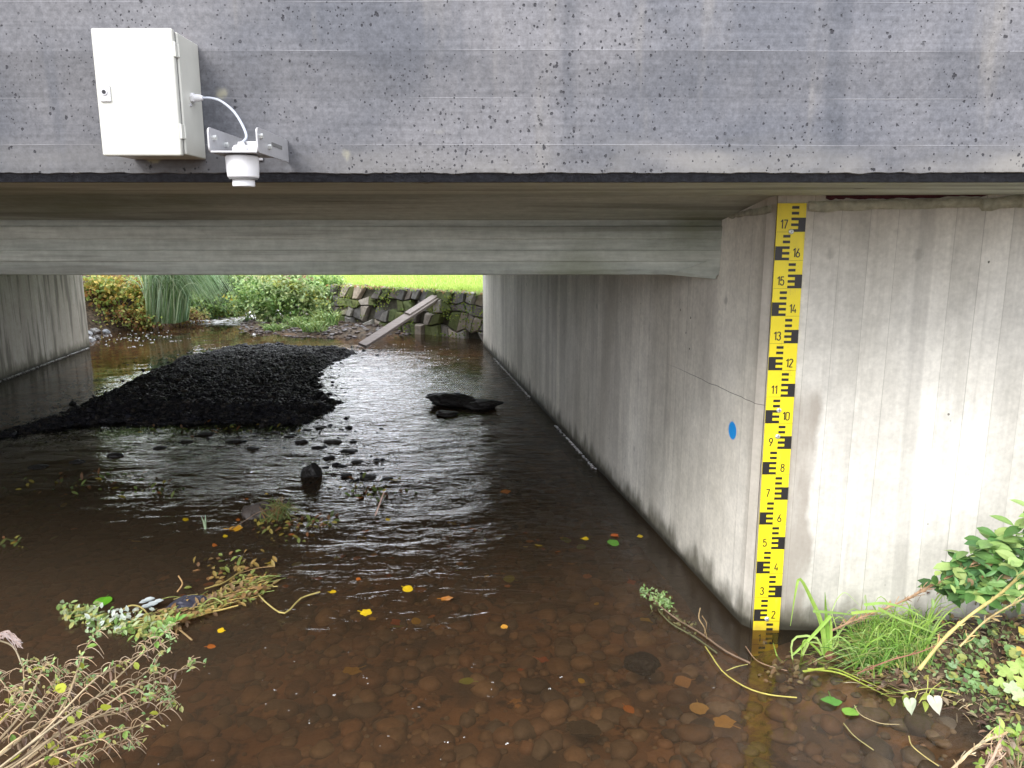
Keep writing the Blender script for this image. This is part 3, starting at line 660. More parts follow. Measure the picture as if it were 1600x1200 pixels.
# sensor with bracket
sn = thing('water_level_sensor', (SNX, 2.1, 1.88), 'white drum shaped sensor hanging from a metal bracket below the bridge edge', 'sensor')
def plate(x0, x1, slot):
    # side plate with rounded front corners in the YZ plane
    z0, z1, y0, y1, r = 1.877, 1.934, 1.85, 2.0985, .012
    out = [(y1, z0)]+[(y1, z1)]+[(y0+r-r*math.sin(R(a)), z1-r+r*math.cos(R(a))) for a in range(0, 91, 15)]+[(y0+r-r*math.cos(R(a)), z0+r-r*math.sin(R(a))) for a in range(0, 91, 15)]
    m = MB(); n = len(out); m.add([(x0, y, z) for y, z in out]+[(x1, y, z) for y, z in out], [tuple(range(n)), tuple(range(n, 2*n))[::-1]]+[(i, i+n, (i+1) % n+n, (i+1) % n) for i in range(n)], (1, 1, 1)); return m
recalc(plate(-.704, -.700, 0).build('side_plate', 'steel', sn, bevel=.0006)); sp2 = recalc(plate(-.592, -.588, 1).build('side_plate', 'steel', sn, bevel=.0006))
m = MB(); m.box((-.5876, 1.955, 1.903), (-.5868, 2.04, 1.912)); m.build('slot', 'seam', sp2)
m = MB(); m.box((-.6995, 1.852, 1.877), (-.5925, 1.98, 1.881)); m.build('base_plate', 'steel', sn, bevel=.0006)
m = MB(); m.box((-.7565, 2.0945, 1.877), (-.7045, 2.0985, 1.932)) if False else m.box((-.699, 2.0945, 1.8815), (-.655, 2.0985, 1.93)); m.build('wall_flange', 'steel', sn, bevel=.001)
for (x, y, z, dx) in ((-.6985, 1.875, 1.912, .007), (-.6985, 1.95, 1.905, .007), (-.5935, 1.90, 1.912, -.007), (-.5865, 1.868, 1.915, .006), (-.5865, 1.93, 1.898, .006)):
    m = MB(); m.cyl((x-dx*.3, y, z), (x+dx, y, z), .0062, n=6); m.build('bolt', 'screw', sn)
m = MB(); m.lathe(SNX, SNY, [(.031, 1.874), (.0375, 1.8735), (.0385, 1.871), (.0375, 1.84), (.0362, 1.826), (.0345, 1.8235)]); m.build('housing', 'white2', sn, smooth=False)
m = MB(); m.lathe(SNX, SNY, [(.0335, 1.8233), (.033, 1.8195)]); m.build('groove_ring', 'seam', sn)
m = MB(); m.lathe(SNX, SNY, [(.026, 1.8193), (.0262, 1.806), (.0255, 1.8035), (.0245, 1.803)]); m.build('antenna_cap', 'white2', sn, smooth=False)
m = MB(); m.lathe(SNX, SNY, [(.0215, 1.8815), (.0215, 1.892), (.017, 1.898), (.009, 1.9), (.0075, 1.906)]); m.build('cable_cap', 'white2', sn, smooth=False)
m = MB(); m.box((-.625, 1.89, 1.8815), (-.598, 1.915, 1.906)); m.build('spacer_block', 'white2', sn, bevel=.002)
# ================================================================== FAR BANKS
from bisect import bisect_right
_gx, _gy = list(gx), list(gy)
def hz(x, y):
    i = min(max(bisect_right(_gx, x)-1, 0), len(_gx)-2); j = min(max(bisect_right(_gy, y)-1, 0), len(_gy)-2)
    fx = min(max((x-_gx[i])/(_gx[i+1]-_gx[i]), 0), 1); fy = min(max((y-_gy[j])/(_gy[j+1]-_gy[j]), 0), 1)
    return float((GZ[j, i]*(1-fx)+GZ[j, i+1]*fx)*(1-fy)+(GZ[j+1, i]*(1-fx)+GZ[j+1, i+1]*fx)*fy)
def onground(px, py, lift=0):
    p = PZ(px, py, .25)
    for _ in range(12):
        z = max(hz(p.x, p.y), WZ)
        p = PZ(px, py, (z+p.z)/2)
    return p+Vector((0, 0, lift))
def bush(name, c, r, n, cols, L, W, label, cat, base=None, group=None, stems=14, k=1, mat='leaf', hang=0.0, shape='oval', stemcol=(.09, .065, .04), gaps=.5):
    c = Vector(c); base = Vector(base or (c.x, c.y, c.z-r[2])); base.z = max(base.z, .12)
    t = thing(name, base, label, cat, group); m = MB(); st = MB()
    hubs = []
    for i in range(stems*3):
        d = rv(); d.z = abs(d.z)*.9-.25
        p = c+Vector((d.x*r[0], d.y*r[1], d.z*r[2]))*ru(.45, 1); hubs.append(p)
        if i < stems:
            mid = base.lerp(p, .55)+Vector((ru(-.1, .1), ru(-.1, .1), .12*r[2])); st.tube(spline([base+Vector((ru(-.1, .1)*r[0], ru(-.1, .1), 0)), mid, p], 6), [.014*r[2]+.003]*3+[.006]*3+[.003], col(stemcol), 4)
    for i in range(n):
        if random.random() < gaps: h = random.choice(hubs); p = h+rv()*ru(0, .34)*max(r)*.55
        else:
            d = rv(); p = c+Vector((d.x*r[0], d.y*r[1], d.z*r[2]))*ru(.55, 1.03)
        if p.z < hz(p.x, p.y)+.01: continue
        d = rv()+Vector((0, -.2, .1-hang)); nn = rv()*.7+Vector((0, -.3, .9)); l = L*ru(.55, 1.25)
        kk = .5+.5*math.sin(p.x*3.1+p.z*7+p.y*2); cc = cols[min(len(cols)-1, int((kk*.6+random.random()*.4)*len(cols)))]
        m.leaf(p, d, nn, l, W*ru(.7, 1.2), col(cc, .3), k, shape=shape)
    m.build('foliage', mat, t); st.build('stems', 'dry', t); return t
GR = [(.20, .33, .10), (.30, .44, .14), (.42, .54, .24), (.13, .23, .06)]
AU = [(.46, .50, .16), (.42, .40, .09), (.48, .36, .09), (.28, .40, .10), (.46, .36, .10), (.30, .15, .05), (.34, .42, .12)]
bush('bramble_shrub', PY(183, 464, 13.1), (.72, .6, .5), 3600, AU+[(.36, .46, .12), (.48, .50, .14)], .085, .06, 'yellow and orange autumn shrub on the bank behind the left wall', 'shrub', base=PY(190, 500, 13.1))
bush('green_bush', PY(150, 440, 14.3), (.9, .6, .5), 1200, GR+AU[:1], .10, .07, 'pale green bush above the yellow shrub at the far left', 'bush', base=PY(150, 480, 14.0))
bush('leafy_bush', PY(455, 474, 13.2), (.74, .4, .58), 5200, GR+[(.42, .54, .26), (.50, .58, .30)]+[(.34, .44, .18), (.40, .42, .10)], .085, .055, 'dense bright green bush left of the stone wall', 'bush', base=PY(455, 507, 13.6))
bush('leafy_bush', PY(402, 468, 14.0), (.5, .5, .62), 2600, GR+[(.38, .48, .2)], .08, .045, 'tall light green bush beside the rapids, behind the gravel bar', 'bush', base=PY(405, 505, 14.2))
bush('leafy_bush', PY(512, 458, 13.9), (.42, .4, .42), 1800, GR+AU[3:4], .09, .06, 'rounded green bush touching the left end of the lawn', 'bush', base=PY(505, 480, 14.5))
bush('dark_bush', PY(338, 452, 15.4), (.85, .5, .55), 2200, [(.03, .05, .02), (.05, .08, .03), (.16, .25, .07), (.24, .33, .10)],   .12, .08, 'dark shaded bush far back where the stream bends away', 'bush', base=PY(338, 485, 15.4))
bush('yellow_flower_bush', PY(357, 482, 14.9), (.42, .4, .26), 1300, [(.2, .3, .06), (.5, .42, .06), (.3, .36, .1)], .10, .06, 'low yellow green bush at the head of the rapids', 'bush', base=PY(357, 495, 14.9))
bush('bank_creeper', PY(285, 494, 13.6), (.5, .3, .16), 900, [(.30, .16, .08), (.36, .30, .10), (.22, .26, .08), (.25, .12, .07)], .07, .045, 'reddish brown creeper trailing to the water under the pale grass clump', 'creeper', base=PY(285, 503, 13.6))
bush('bank_creeper', PY(195, 500, 12.7), (.75, .35, .22), 1300, AU+[(.28, .18, .09)], .07, .045, 'low autumn creeper hanging over the left bank edge below the yellow shrub', 'creeper', base=PY(195, 510, 12.6))
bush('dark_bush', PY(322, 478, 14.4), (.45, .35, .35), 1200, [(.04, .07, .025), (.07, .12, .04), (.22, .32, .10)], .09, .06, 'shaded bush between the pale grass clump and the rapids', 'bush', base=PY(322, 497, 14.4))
# pampas grass
b0 = PY(262, 503, 12.85); t = thing('pampas_grass', b0, 'large pale green clump of arching grass leaning over the stream', 'grass clump'); m = MB()
for i in range(1500):
    an = random.gauss(-.1, .8); L = ru(.8, 1.5); d = Vector((math.cos(an), -.28*abs(math.sin(an)), 0))*ru(.15, .9); s0 = b0+Vector((ru(-.25, .25), ru(-.25, .25), 0))
    p1 = s0+Vector((d.x*.22*L, d.y*.22*L, .62*L)); p2 = s0+Vector((d.x*.62*L, d.y*.6*L, .78*L)); p3 = s0+Vector((d.x*1.0*L, d.y*.8*L, (.8-.75*d.length*ru(.5, 1))*L))
    m.blade(spline([s0, p1, p2, p3], 9), ru(.010, .02), col(random.choice([(.30, .44, .24), (.42, .56, .36), (.54, .66, .46), (.18, .30, .13)]), .2))
m.build('blades', 'leaf', t)
# weeds on the shore
for (px, py, hh, lb) in ((470, 512, .22, 'small leafy weed at the water edge under the green bush'), (512, 508, .3, 'tuft of long green grass left of the stone wall foot'), (545, 496, .3, 'weeds hanging over the left end of the stone wall'), (492, 518, .2, 'leafy weed on the far gravel shore'), (432, 517, .16, 'low creeping weed beside the far gravel shore')):
    p = onground(px, py); t = thing('shore_weed', p, lb, 'weed'); m = MB()
    for i in range(110):
        an = ru(0, 6.28); L = hh*ru(.6, 1.3); o = Vector((math.cos(an)*.5, math.sin(an)*.4, .8)).normalized()
        s0 = p+Vector((ru(-.18, .18), ru(-.1, .1), 0)); m.blade(spline([s0, s0+o*L*.6, s0+o*L+Vector((math.cos(an)*.06, 0, -.03))], 5), .012, col(random.choice(GR+[(.36, .44, .12)]), .2))
        if i % 3 == 0: m.leaf(s0+o*L*.6, rv(), (0, -.3, 1), .06, .04, col(GR[2]), 1)
    m.build('leaves', 'leaf', t)
# dry stone retaining wall
path = [Vector((.12, 11.2, 0)), Vector((-.43, 11.5, 0)), Vector((-1.7, 12.45, 0)), Vector((-3.1, 13.45, 0))]
Ls = [(path[i+1]-path[i]).length for i in range(3)]; TL = sum(Ls)
def wp(s, t, out=0.0):
    s = max(0, min(TL-1e-4, s)); i = 0
    while s > Ls[i]: s -= Ls[i]; i += 1
    d = (path[i+1]-path[i]).normalized(); n_ = Vector((d.y, -d.x, 0)); n_ = n_ if n_.y < 0 else -n_
    return path[i]+d*s+n_*(out+.02+.10*(1-t/.8))+Vector((0, 0, .06+t))
sw = thing('stone_wall', (-1.7, 12.4, .1), 'low mossy wall of broken stone slabs holding up the lawn', 'stone wall')
m = MB(); nS, nT = 24, 4
cn = [[(TL*(i+(ru(-.3, .3) if 0 < i < nS else 0)+(.5 if j % 2 else 0)*(0 < i < nS))/nS, [0, .23, .45, .62, .80][j]+(ru(-.06, .06) if 0 < j < nT else 0)) for i in range(nS+1)] for j in range(nT+1)]
for j in range(nT):
    for i in range(nS):
        q = [cn[j][i], cn[j][i+1], cn[j+1][i+1], cn[j+1][i]]
        if random.random() < .12: continue
        cx = sum(a for a, b in q)/4; cy = sum(b for a, b in q)/4; o = ru(.05, .13)
        qa = [(cx+(a-cx)*.93, cy+(b-cy)*.92) for a, b in q]; qb = [(cx+(a-cx)*ru(.74, .86), cy+(b-cy)*ru(.72, .86)) for a, b in q]
        vs = [wp(a, b, -.05) for a, b in qa]+[wp(a, b, o*.7) for a, b in qa]+[wp(a, b, o+ru(-.02, .02)) for a, b in qb]
        moss = random.random() < .42*(1 if 1.2 < cx < 2.6 else .45)
        m.add(vs, [(8, 9, 10, 11)]+[(k, (k+1) % 4, (k+1) % 4+4, k+4) for k in range(4)]+[(k+4, (k+1) % 4+4, (k+1) % 4+8, k+8) for k in range(4)], col((.13, .15, .06) if moss else random.choice([(.30, .27, .24), (.21, .19, .175), (.38, .34, .30), (.16, .145, .14)]), .2))
m.build('stones', 'wallstone', sw)
m = MB(); 
for i in range(24):
    a, b = TL*i/24, TL*(i+1)/24; m.add([wp(a, 0, -.01), wp(b, 0, -.01), wp(b, .78, -.01), wp(a, .78, -.01)], [(0, 1, 2, 3)], (.07, .065, .05))
m.build('backing', 'wallstone', sw)
m = MB()
for i in range(1500):
    s_ = random.gauss(1.8, 1.0) if random.random() < .7 else ru(0, TL); t_ = ru(.1, .82)
    if fbm(np.array(s_*3.), np.array(t_*4.), 2) < .02: continue
    p = wp(s_, t_, .12); m.leaf(p, rv(), (0, -1, .5), ru(.02, .05), .025, col(random.choice([(.22, .30, .04), (.30, .34, .06), (.12, .2, .04)]), .2), 1)
for i in range(420):
    p = wp(ru(0, TL), .80, ru(-.05, .12)); m.leaf(p, (ru(-1, 1), -1, ru(-1, .3)), (0, -1, .6), ru(.04, .09), .03, col(random.choice([(.3, .38, .08), (.2, .28, .06), (.35, .2, .08)]), .2), 1)
m.build('moss', 'leaf', sw)
# lawn grass
m = MB()
LX = rng.uniform(-4.3, .8, 20000); LY = 11.6+6.5*rng.random(20000)**1.6; LK = sdist(LAWN, LX, LY) > .22
for X, Y in zip(LX[LK].tolist(), LY[LK].tolist()):
    z = hz(X, Y)-.005; m.add([(X-.006, Y, z), (X+.006, Y, z), (X+ru(-.03, .03), Y+ru(-.03, .03), z+ru(.035, .075))], [(0, 1, 2)], col(random.choice([(.38, .50, .11), (.46, .58, .16), (.52, .60, .18), (.32, .44, .09)]), .15))
tag(m.build('lawn_grass', 'leaf', origin=(-1, 14, .9)), 'short bright green mown lawn above the stone wall', 'lawn', kind='stuff')
# board leaning on the wall
A = PZ(566, 540, .19); B = PY(690, 460, 12.05)
bd = thing('wooden_board', A, 'long weathered wooden board leaning from the shore up onto the stone wall', 'board')
def beam(p, q, wd, th, m, c=(1, 1, 1)):
    p, q = Vector(p), Vector(q); d = (q-p).normalized(); s_ = d.cross(Vector((0, -.45, .9))).normalized(); u = s_.cross(d)
    vs = [e+s_*a*wd/2+u*b*th/2 for e in (p, q) for a, b in ((-1, -1), (1, -1), (1, 1), (-1, 1))]
    m.add(vs, [(0, 1, 2, 3), (7, 6, 5, 4), (0, 4, 5, 1), (1, 5, 6, 2), (2, 6, 7, 3), (3, 7, 4, 0)], c)
m = MB(); beam(A, B, .14, .045, m); recalc(m.build('plank', 'wood', bd, bevel=.004))
m = MB(); A2 = A.lerp(B, .22)+Vector((-.02, -.01, .06)); beam(A2.lerp(B, .42), B+Vector((0, .02, .04)), .10, .025, m); recalc(m.build('batten', 'wood', bd, bevel=.003))
# background trees past the bend (they show in the water)
def tree(x, y, H, r, lb, n=3600, crown=.55):
    z0 = hz(x, y)-.1; t = thing('broadleaf_tree', (x, y, z0), lb, 'tree', 'trees behind the stream'); m = MB(); base = Vector((x, y, z0)); top = base+Vector((ru(-.3, .3), 0, H*.8))
    m.tube(spline([base, base.lerp(top, .5)+Vector((ru(-.2, .2), 0, 0)), top], 8), [r*.10*(1-.1*i) for i in range(9)], (.07, .055, .04), 8); hubs = []
    for i in range(16):
        a = ru(0, 6.28); s0 = base.lerp(top, ru(.35, .95)); e = s0+Vector((math.cos(a)*r*ru(.4, .95), math.sin(a)*r*ru(.4, .95), ru(.1, .3)*H)); m.tube(spline([s0, s0.lerp(e, .5)+Vector((0, 0, .2)), e], 5), [r*.035, r*.03, r*.02, r*.015, r*.01, r*.006], (.07, .055, .04), 5); hubs += [e, s0.lerp(e, .6)]
    m.build('trunk', 'dry', t); m = MB()
    for i in range(n):
        p = random.choice(hubs)+rv()*abs(random.gauss(0, .33))*r; p.z = max(p.z, z0+H*(1-crown)*.5)
        m.leaf(p, rv(), rv()+Vector((0, 0, .6)), ru(.14, .26), .15, col(random.choice(GR), .3), 1)
    m.build('crown', 'leaf', t)
tree(1.6, 22, 6.5, 2.6, 'broad green tree beyond the lawn to the right', 4200)
tree(-9.5, 21, 6, 2.7, 'broad green tree beyond the bend on the left', 4200)
tree(-15, 27, 8, 3.4, 'tall green tree farthest left past the stream', 3600)
tree(-.1, 20, 7, 2.3, 'dense green tree on the lawn straight beyond the opening', 11000, .9)
tree(-7.6, 20.5, 7, 2.3, 'dense green tree left of the bend behind the rapids', 11000, .9)
tree(-1.1, 24, 7.5, 1.7, 'slim green tree behind the tree straight beyond the opening', 9000, .9)
tree(7.5, 27, 8, 3.4, 'tall green tree far right beyond the lawn', 3600)

# ================================================================== STONES
def inpoly(poly, n, margin=0):
    xs_ = [p[0] for p in poly]; ys_ = [p[1] for p in poly]; out = []
    while len(out) < n:
        X = rng.uniform(min(xs_), max(xs_), n*3); Y = rng.uniform(min(ys_), max(ys_), n*3); k = sdist(poly, X, Y) > margin
        out += list(zip(X[k], Y[k]))
    return out[:n]
m = MB(); TIP = [PZ(*q).xy[:] for q in ((440, 672), (500, 664), (545, 648), (566, 690), (612, 745), (560, 762), (515, 735), (498, 700))]
pts = inpoly(BAR, 22000, -.12)+inpoly(TIP, 650, 0)+inpoly(TIP, 250, -.2)+inpoly(BAR, 4200, -.6); H_ = height(np.array([p[0] for p in pts]), np.array([p[1] for p in pts]))
for (x, y), h in zip(pts, H_):
    if x < -6.2: continue
    r = min(.05, .007+abs(random.gauss(0, .008))+(.015 if random.random() < .012 else 0)); g_ = random.choice([(.009, .009, .012), (.015, .015, .02), (.022, .021, .023), (.006, .006, .008), (.035, .031, .028)])
    m.rock((x, y, (h if h > WZ-.05 else WZ-ru(.01, .05))+r*.2), (r*ru(.9, 1.4), r, r*ru(.6, .9)), col(g_, .3), 0, .15)
tag(m.build('gravel', 'stone', origin=(-3, 8, .2)), 'dark wet gravel heaped in a bar in the shade under the bridge', 'gravel', kind='stuff')
m = MB(); pts = inpoly(SHORE, 700, -.15); H_ = height(np.array([p[0] for p in pts]), np.array([p[1] for p in pts]))
for (x, y), h in zip(pts, H_):
    r = ru(.012, .045); m.rock((x, y, max(h, WZ-.02)+r*.2), (r*1.3, r, r*.6), col(random.choice([(.12, .09, .08), (.18, .15, .145), (.08, .06, .055), (.22, .2, .2)]), .2), 0, .15)
tag(m.build('shore_gravel', 'stone', origin=(-3.2, 12.8, .2)), 'pinkish brown gravel shore between the bar and the stone wall', 'gravel', kind='stuff')
m = MB()
for i in range(4200):
    Y = ru(1.7, 5.2); X = ru(-.72*Y, min(.7*Y, XR(max(Y, 2.8))-.02) if Y > 2.7 else .72*Y); r = .008+.046*random.random()**2.6; h = hz(X, Y)
    if h > WZ-.02 or Y < .3: continue
    m.rock((X, Y, min(h+r*.12, WZ-.03-r*.4)), (r*ru(1, 1.35), r, r*ru(.45, .75)), col(random.choice([(.20, .125, .075), (.22, .145, .085), (.17, .115, .075), (.15, .12, .09), (.24, .175, .11), (.18, .115, .07), (.11, .09, .07), (.19, .155, .115)]), .18), 1, .25 if i % 3 else .1)
tag(m.build('bed_cobbles', 'stone', origin=(0, 3, 0), smooth=True), 'brown and rust coloured cobbles on the stream bed in clear shallow water', 'cobbles', kind='stuff')
def stone(px, py, wpx, lb, c, name='stone', hf=.7, sub=2, z=WZ, mat='wet', group=None, sink=.3, seed=None, dep=.8):
    p = PZ(px, py, z); d = p.y*CP+(CZ-p.z)*SP; r = wpx/FPX*d/2
    m = MB(); q = Vector((p.x, p.y, z+r*hf*(1-sink)-r*hf*.35)); m.rock(q, (r, r*dep, r*hf), c, sub, .22, seed=seed, rot=0); return tag(m.build(name, mat, origin=q, smooth=False), lb, 'stone', group)
DK = (.024, .022, .021)
stone(706, 632, 76, 'large dark stone standing out of the stream right of the gravel bar', DK, hf=.30, sub=3, seed=5, dep=.6, sink=.1)
stone(752, 636, 62, 'flat dark stone just right of the large dark stone in midstream', DK, hf=.3, sub=3, seed=6, dep=.6, sink=.2)
stone(697, 648, 38, 'small dark stone breaking the water below the large midstream stone', DK, hf=.25, seed=7)
stone(486, 744, 32, 'pointed dark stone in the glittering water below the bar', DK, hf=.85, sub=3, seed=11)
ORD = ['leftmost', 'second from left', 'third from left', 'fourth from left', 'fifth from left', 'sixth from left', 'seventh from left', 'eighth from left', 'ninth from left', 'ninth from right', 'eighth from right', 'seventh from right', 'sixth from right', 'fifth from right', 'fourth from right', 'third from right', 'second from right', 'rightmost']
def ordn(k, n): return ORD[k] if k < n/2 else ORD[18-(n-k)]
for i, (px, py, wd) in enumerate(sorted(((520, 690, 34), (497, 700, 30), (545, 705, 30), (470, 690, 24), (515, 715, 24), (560, 722, 28), (535, 728, 20), (452, 682, 20), (500, 668, 26), (480, 672, 18), (575, 745, 34), (540, 742, 22), (605, 748, 22), (428, 676, 18), (508, 730, 14), (552, 690, 16)))):
    stone(px, py, wd*.8, '%s dark stone, %s in the cluster at the gravel tip' % ('small' if wd < 23 else 'larger', ordn(i, 16)), col(DK), hf=.26, seed=20+i, sink=.65, group='dark stones at the tip of the gravel bar')
for i, (px, py, wd) in enumerate(sorted(((320, 678, 26), (365, 690, 30), (292, 690, 20), (250, 700, 22), (180, 712, 26), (120, 722, 24), (60, 730, 30), (395, 700, 18)))):
    stone(px, py, wd, 'half sunk dark stone below the gravel bar, %s of its row' % ordn(i, 8), col(DK), hf=.22, seed=50+i, group='half sunk stones below the bar', sink=.55)
stone(404, 806, 44, 'grey brown stone with weeds caught on its right side', (.075, .062, .055), hf=.75, sub=3, seed=61)
stone(292, 948, 62, 'dark and pale patched stone inside the drifted weeds on the left', (.045, .045, .065), hf=.35, sub=3, seed=62)
stone(1003, 1040, 58, 'dark stone lying under water left of the gauge', (.014, .016, .018), hf=.5, sub=3, seed=63, z=.105, sink=.55)
stone(912, 1140, 50, 'flat olive stone on the bed at the bottom of the view', (.06, .05, .035), hf=.3, sub=3, seed=64, z=.06, sink=.5)
for i, (px, py, wd) in enumerate(sorted(((150, 520, 16), (160, 512, 14), (141, 533, 14), (152, 530, 11), (166, 520, 12), (138, 522, 12), (147, 508, 14)))):
    stone(px, py, wd, 'pale grey boulder at the left bank foot, %s of the pile' % ordn(i, 7), col((.30, .30, .31), .25), 'boulder', hf=.7, seed=70+i, mat='stone', group='boulders beside the left wall', dep=1)
for i, (px, py, wd) in enumerate(sorted(((385, 503, 12), (420, 520, 10), (395, 512, 8), (545, 500, 16), (575, 508, 20), (600, 512, 14), (560, 512, 12)))):
    stone(px, py, wd, 'small grey stone on the far gravel shore, %s of those there' % ordn(i, 7), col((.17, .15, .14), .3), hf=.6, seed=80+i, mat='stone', group='stones on the far shore', dep=1)

# ================================================================== LOOSE LEAVES
def lobed(m, p, r, c, lobes=5, rot=None, depth=.35, tilt=.15, asp=1.0):
    rot = ru(0, 6.28) if rot is None else rot; n = lobes*4; p = Vector(p); vs = [p+Vector((0, 0, .0))]
    tx, ty = ru(-tilt, tilt), ru(-tilt, tilt)
    for i in range(n):
        a = 2*math.pi*i/n; rr = r*(1-depth*(.5-.5*math.cos(a*lobes)))*(1+ru(-.08, .08)); x, y = math.cos(a+rot)*rr*asp, math.sin(a+rot)*rr
        vs.append(p+Vector((x, y, x*tx+y*ty+ru(-.02, .05)*r)))
    m.add(vs, [(0, i+1, (i+1) % n+1) for i in range(n)], c)
    a = rot+math.pi; m.tube([p, p+Vector((math.cos(a)*r*1.5*asp, math.sin(a)*r*1.5, .002))], .0012, c, 4)
YE, OR, GN, TN = (.72, .50, .02), (.45, .14, .03), (.16, .34, .05), (.48, .29, .12)
LV = [(637, 920, 18, YE, 3, 'round bright yellow leaf floating in the middle of the stream', 0), (655, 922, 26, (.30, .14, .03), 3, 'brown orange leaf under water beside the round yellow leaf', 1),
      (572, 957, 20, YE, 5, 'ragged yellow leaf floating below the round yellow one', 0), (550, 1048, 32, (.52, .36, .03), 5, 'large drab yellow leaf sunk near the bottom centre', 1),
      (495, 866, 38, (.42, .26, .04), 5, 'wide golden brown leaf sunk among the ripples', 1), (368, 826, 24, (.80, .42, .03), 5, 'orange yellow curled leaf in front of the weedy stone', 0),
      (958, 848, 20, (.14, .36, .05), 3, 'round green leaf on the water toward the right wall', 0), (1067, 1065, 30, TN, 4, 'tan leaf under water, upper of the three left of the gauge foot', 1),
      (1092, 1107, 32, (.62, .42, .14), 3, 'pale tan leaf under water, middle of the three below the gauge', 1), (1131, 1128, 38, (.58, .36, .10), 5, 'broad lobed tan leaf under water, lowest of three below the gauge', 1),
      (1043, 933, 18, (.34, .26, .03), 3, 'small olive yellow leaf just above the green sprig', 1), (1008, 968, 20, (.42, .32, .04), 4, 'dull yellow leaf under water left of the twig', 1),
      (782, 838, 16, (.36, .33, .03), 3, 'dull yellow green leaf among the darker ones in midstream', 1), (960, 836, 14, (.70, .17, .03), 4, 'small orange leaf next to the round green leaf', 0),
      (885, 844, 18, (.34, .40, .06), 4, 'pale green leaf between red leaves near the right wall', 1), (790, 768, 16, (.42, .15, .03), 4, 'lone orange leaf in the dark water of the right channel', 0),
      (160, 940, 30, (.14, .42, .03), 3, 'fresh green leaf just above the drifted weeds', 0), (1330, 1030, 26, (.40, .32, .06), 3, 'yellow brown leaf floating near the brown ball', 0),
      (620, 750, 14, (.35, .25, .04), 4, 'small yellow leaf wedged against stones below the bar', 0), (698, 935, 20, (.50, .20, .03), 5, 'orange brown leaf right of the round yellow leaf', 0),
      (788, 979, 12, (.60, .30, .05), 3, 'tiny orange leaf in the brown water right of centre', 0), (1300, 1095, 34, (.13, .36, .07), 4, 'large floating green leaf below the grass blades', 0),
      (1328, 1112, 28, (.24, .48, .07), 3, 'light green leaf beside the large floating green leaf', 0)]
for px, py, wd, c, lo, lb, sunk in LV:
    z = WZ+.004 if not sunk else max(WZ-.014, hz(*PZ(px, py).xy)+.012)
    p = PZ(px, py, z); r = wd/FPX*p.y*1.08/2; m = MB(); lobed(m, p, r, col(c, .05), lo, depth=.1 if lo == 3 else .24)
    tag(m.build('fallen_leaf', 'leafd', origin=p), lb, 'leaf')
_n = ['just right of the tufted stone', 'behind the tufted stone', 'left of the tufted stone', 'by the brown debris below the bar', 'near the slanted pink twig', 'halfway to the right wall', 'left of the round green leaf', 'right of the round green leaf', 'between the weed raft and the round yellow leaf', 'in front of the weed raft', 'at the rear tip of the weed raft', 'near the pair of pale shoots']
for k, (px, py) in enumerate(((470, 818), (415, 772), (352, 838), (600, 766), (606, 812), (840, 852), (915, 842), (1000, 838), (520, 925), (345, 985), (418, 880), (290, 812), (455, 835), (385, 780), (372, 812), (560, 778), (570, 830), (870, 862), (740, 826), (820, 832), (560, 905), (330, 1010), (392, 908), (335, 852))):
    c, cn2 = ((YE, 'yellow'), (OR, 'orange brown'))[k // 12]; p = PZ(px, py, WZ+.003); m = MB(); lobed(m, p, ru(.011, .019), col(tuple(v*.8 for v in c), .15), random.choice((3, 4, 5)), depth=.2, tilt=.35)
    tag(m.build('fallen_leaf', 'leafd', origin=p), 'small floating %s leaf %s' % (cn2, _n[k % 12]), 'leaf', 'small floating leaves')
protos = []
for k, (c, lo) in enumerate((((.62, .24, .05), 3), ((.42, .13, .05), 4), ((.68, .50, .06), 3), ((.30, .38, .07), 3), ((.42, .24, .09), 5))):
    m = MB(); lobed(m, (0, 0, 0), .022, c, lo, 0, .12 if lo == 3 else .4); o = m.build('sunken_leaf', 'leafd'); protos.append(o)
    tag(o, 'sunken %s leaf among those strewn along the stream bed' % ('orange', 'dark red', 'dull yellow', 'olive green', 'brown')[k], 'leaf', 'sunken leaves on the stream bed')
BN = ['right of the midstream ripples', 'close to the right wall', 'in the brown water right of centre', 'among the central ripples', 'in front of the right wall', 'below the round yellow leaf', 'below the gravel bar', 'in the dark water at the left', 'behind the drifted weeds', 'left of the submerged dark stone', 'left of the tufted stone', 'right of the drifted weeds']
bands = [(730, 835, 60, 40), (830, 850, 70, 20), (700, 905, 90, 40), (560, 870, 70, 30), (900, 900, 90, 40), (640, 970, 60, 30), (280, 740, 90, 22), (120, 770, 60, 25), (330, 900, 40, 30), (860, 1080, 120, 60), (150, 850, 90, 40), (460, 900, 80, 50)]
used = set()
SEEN = set()
for i in range(84):
    b = bands[i % len(bands)]; px, py = random.gauss(b[0], b[2]*.6), random.gauss(b[1], b[3]*.6); p = PZ(px, py)
    if not (1.7 < p.y < 7) or p.x > XR(max(p.y, 2.8))-.1: continue
    p = PZ(px, py, max(WZ-.018, hz(p.x, p.y)+.02)); k = random.choice([0, 1, 2, 3, 4, 0, 1]); big = random.random() < .5
    for _ in range(40):
        if (i % 12, k, big) not in SEEN: break
        k = random.randint(0, 4); big = random.random() < .5
    if (i % 12, k, big) in SEEN: continue
    SEEN.add((i % 12, k, big)); o = protos[k]
    if k in used: o = o.copy(); COL.objects.link(o)
    used.add(k); o.location = p; o.rotation_euler = (ru(-.15, .15), ru(-.15, .15), ru(0, 6.28)); s_ = ru(1.0, 1.35) if big else ru(.55, .8); o.scale = (s_, s_*ru(.7, 1), s_)
    o['label'] = '%s sunken %s leaf %s' % ('large' if big else 'small', ('orange', 'dark red', 'dull yellow', 'olive green', 'brown')[k], BN[i % 12])
for k, o in enumerate(protos):
    if k not in used: bpy.data.objects.remove(o)

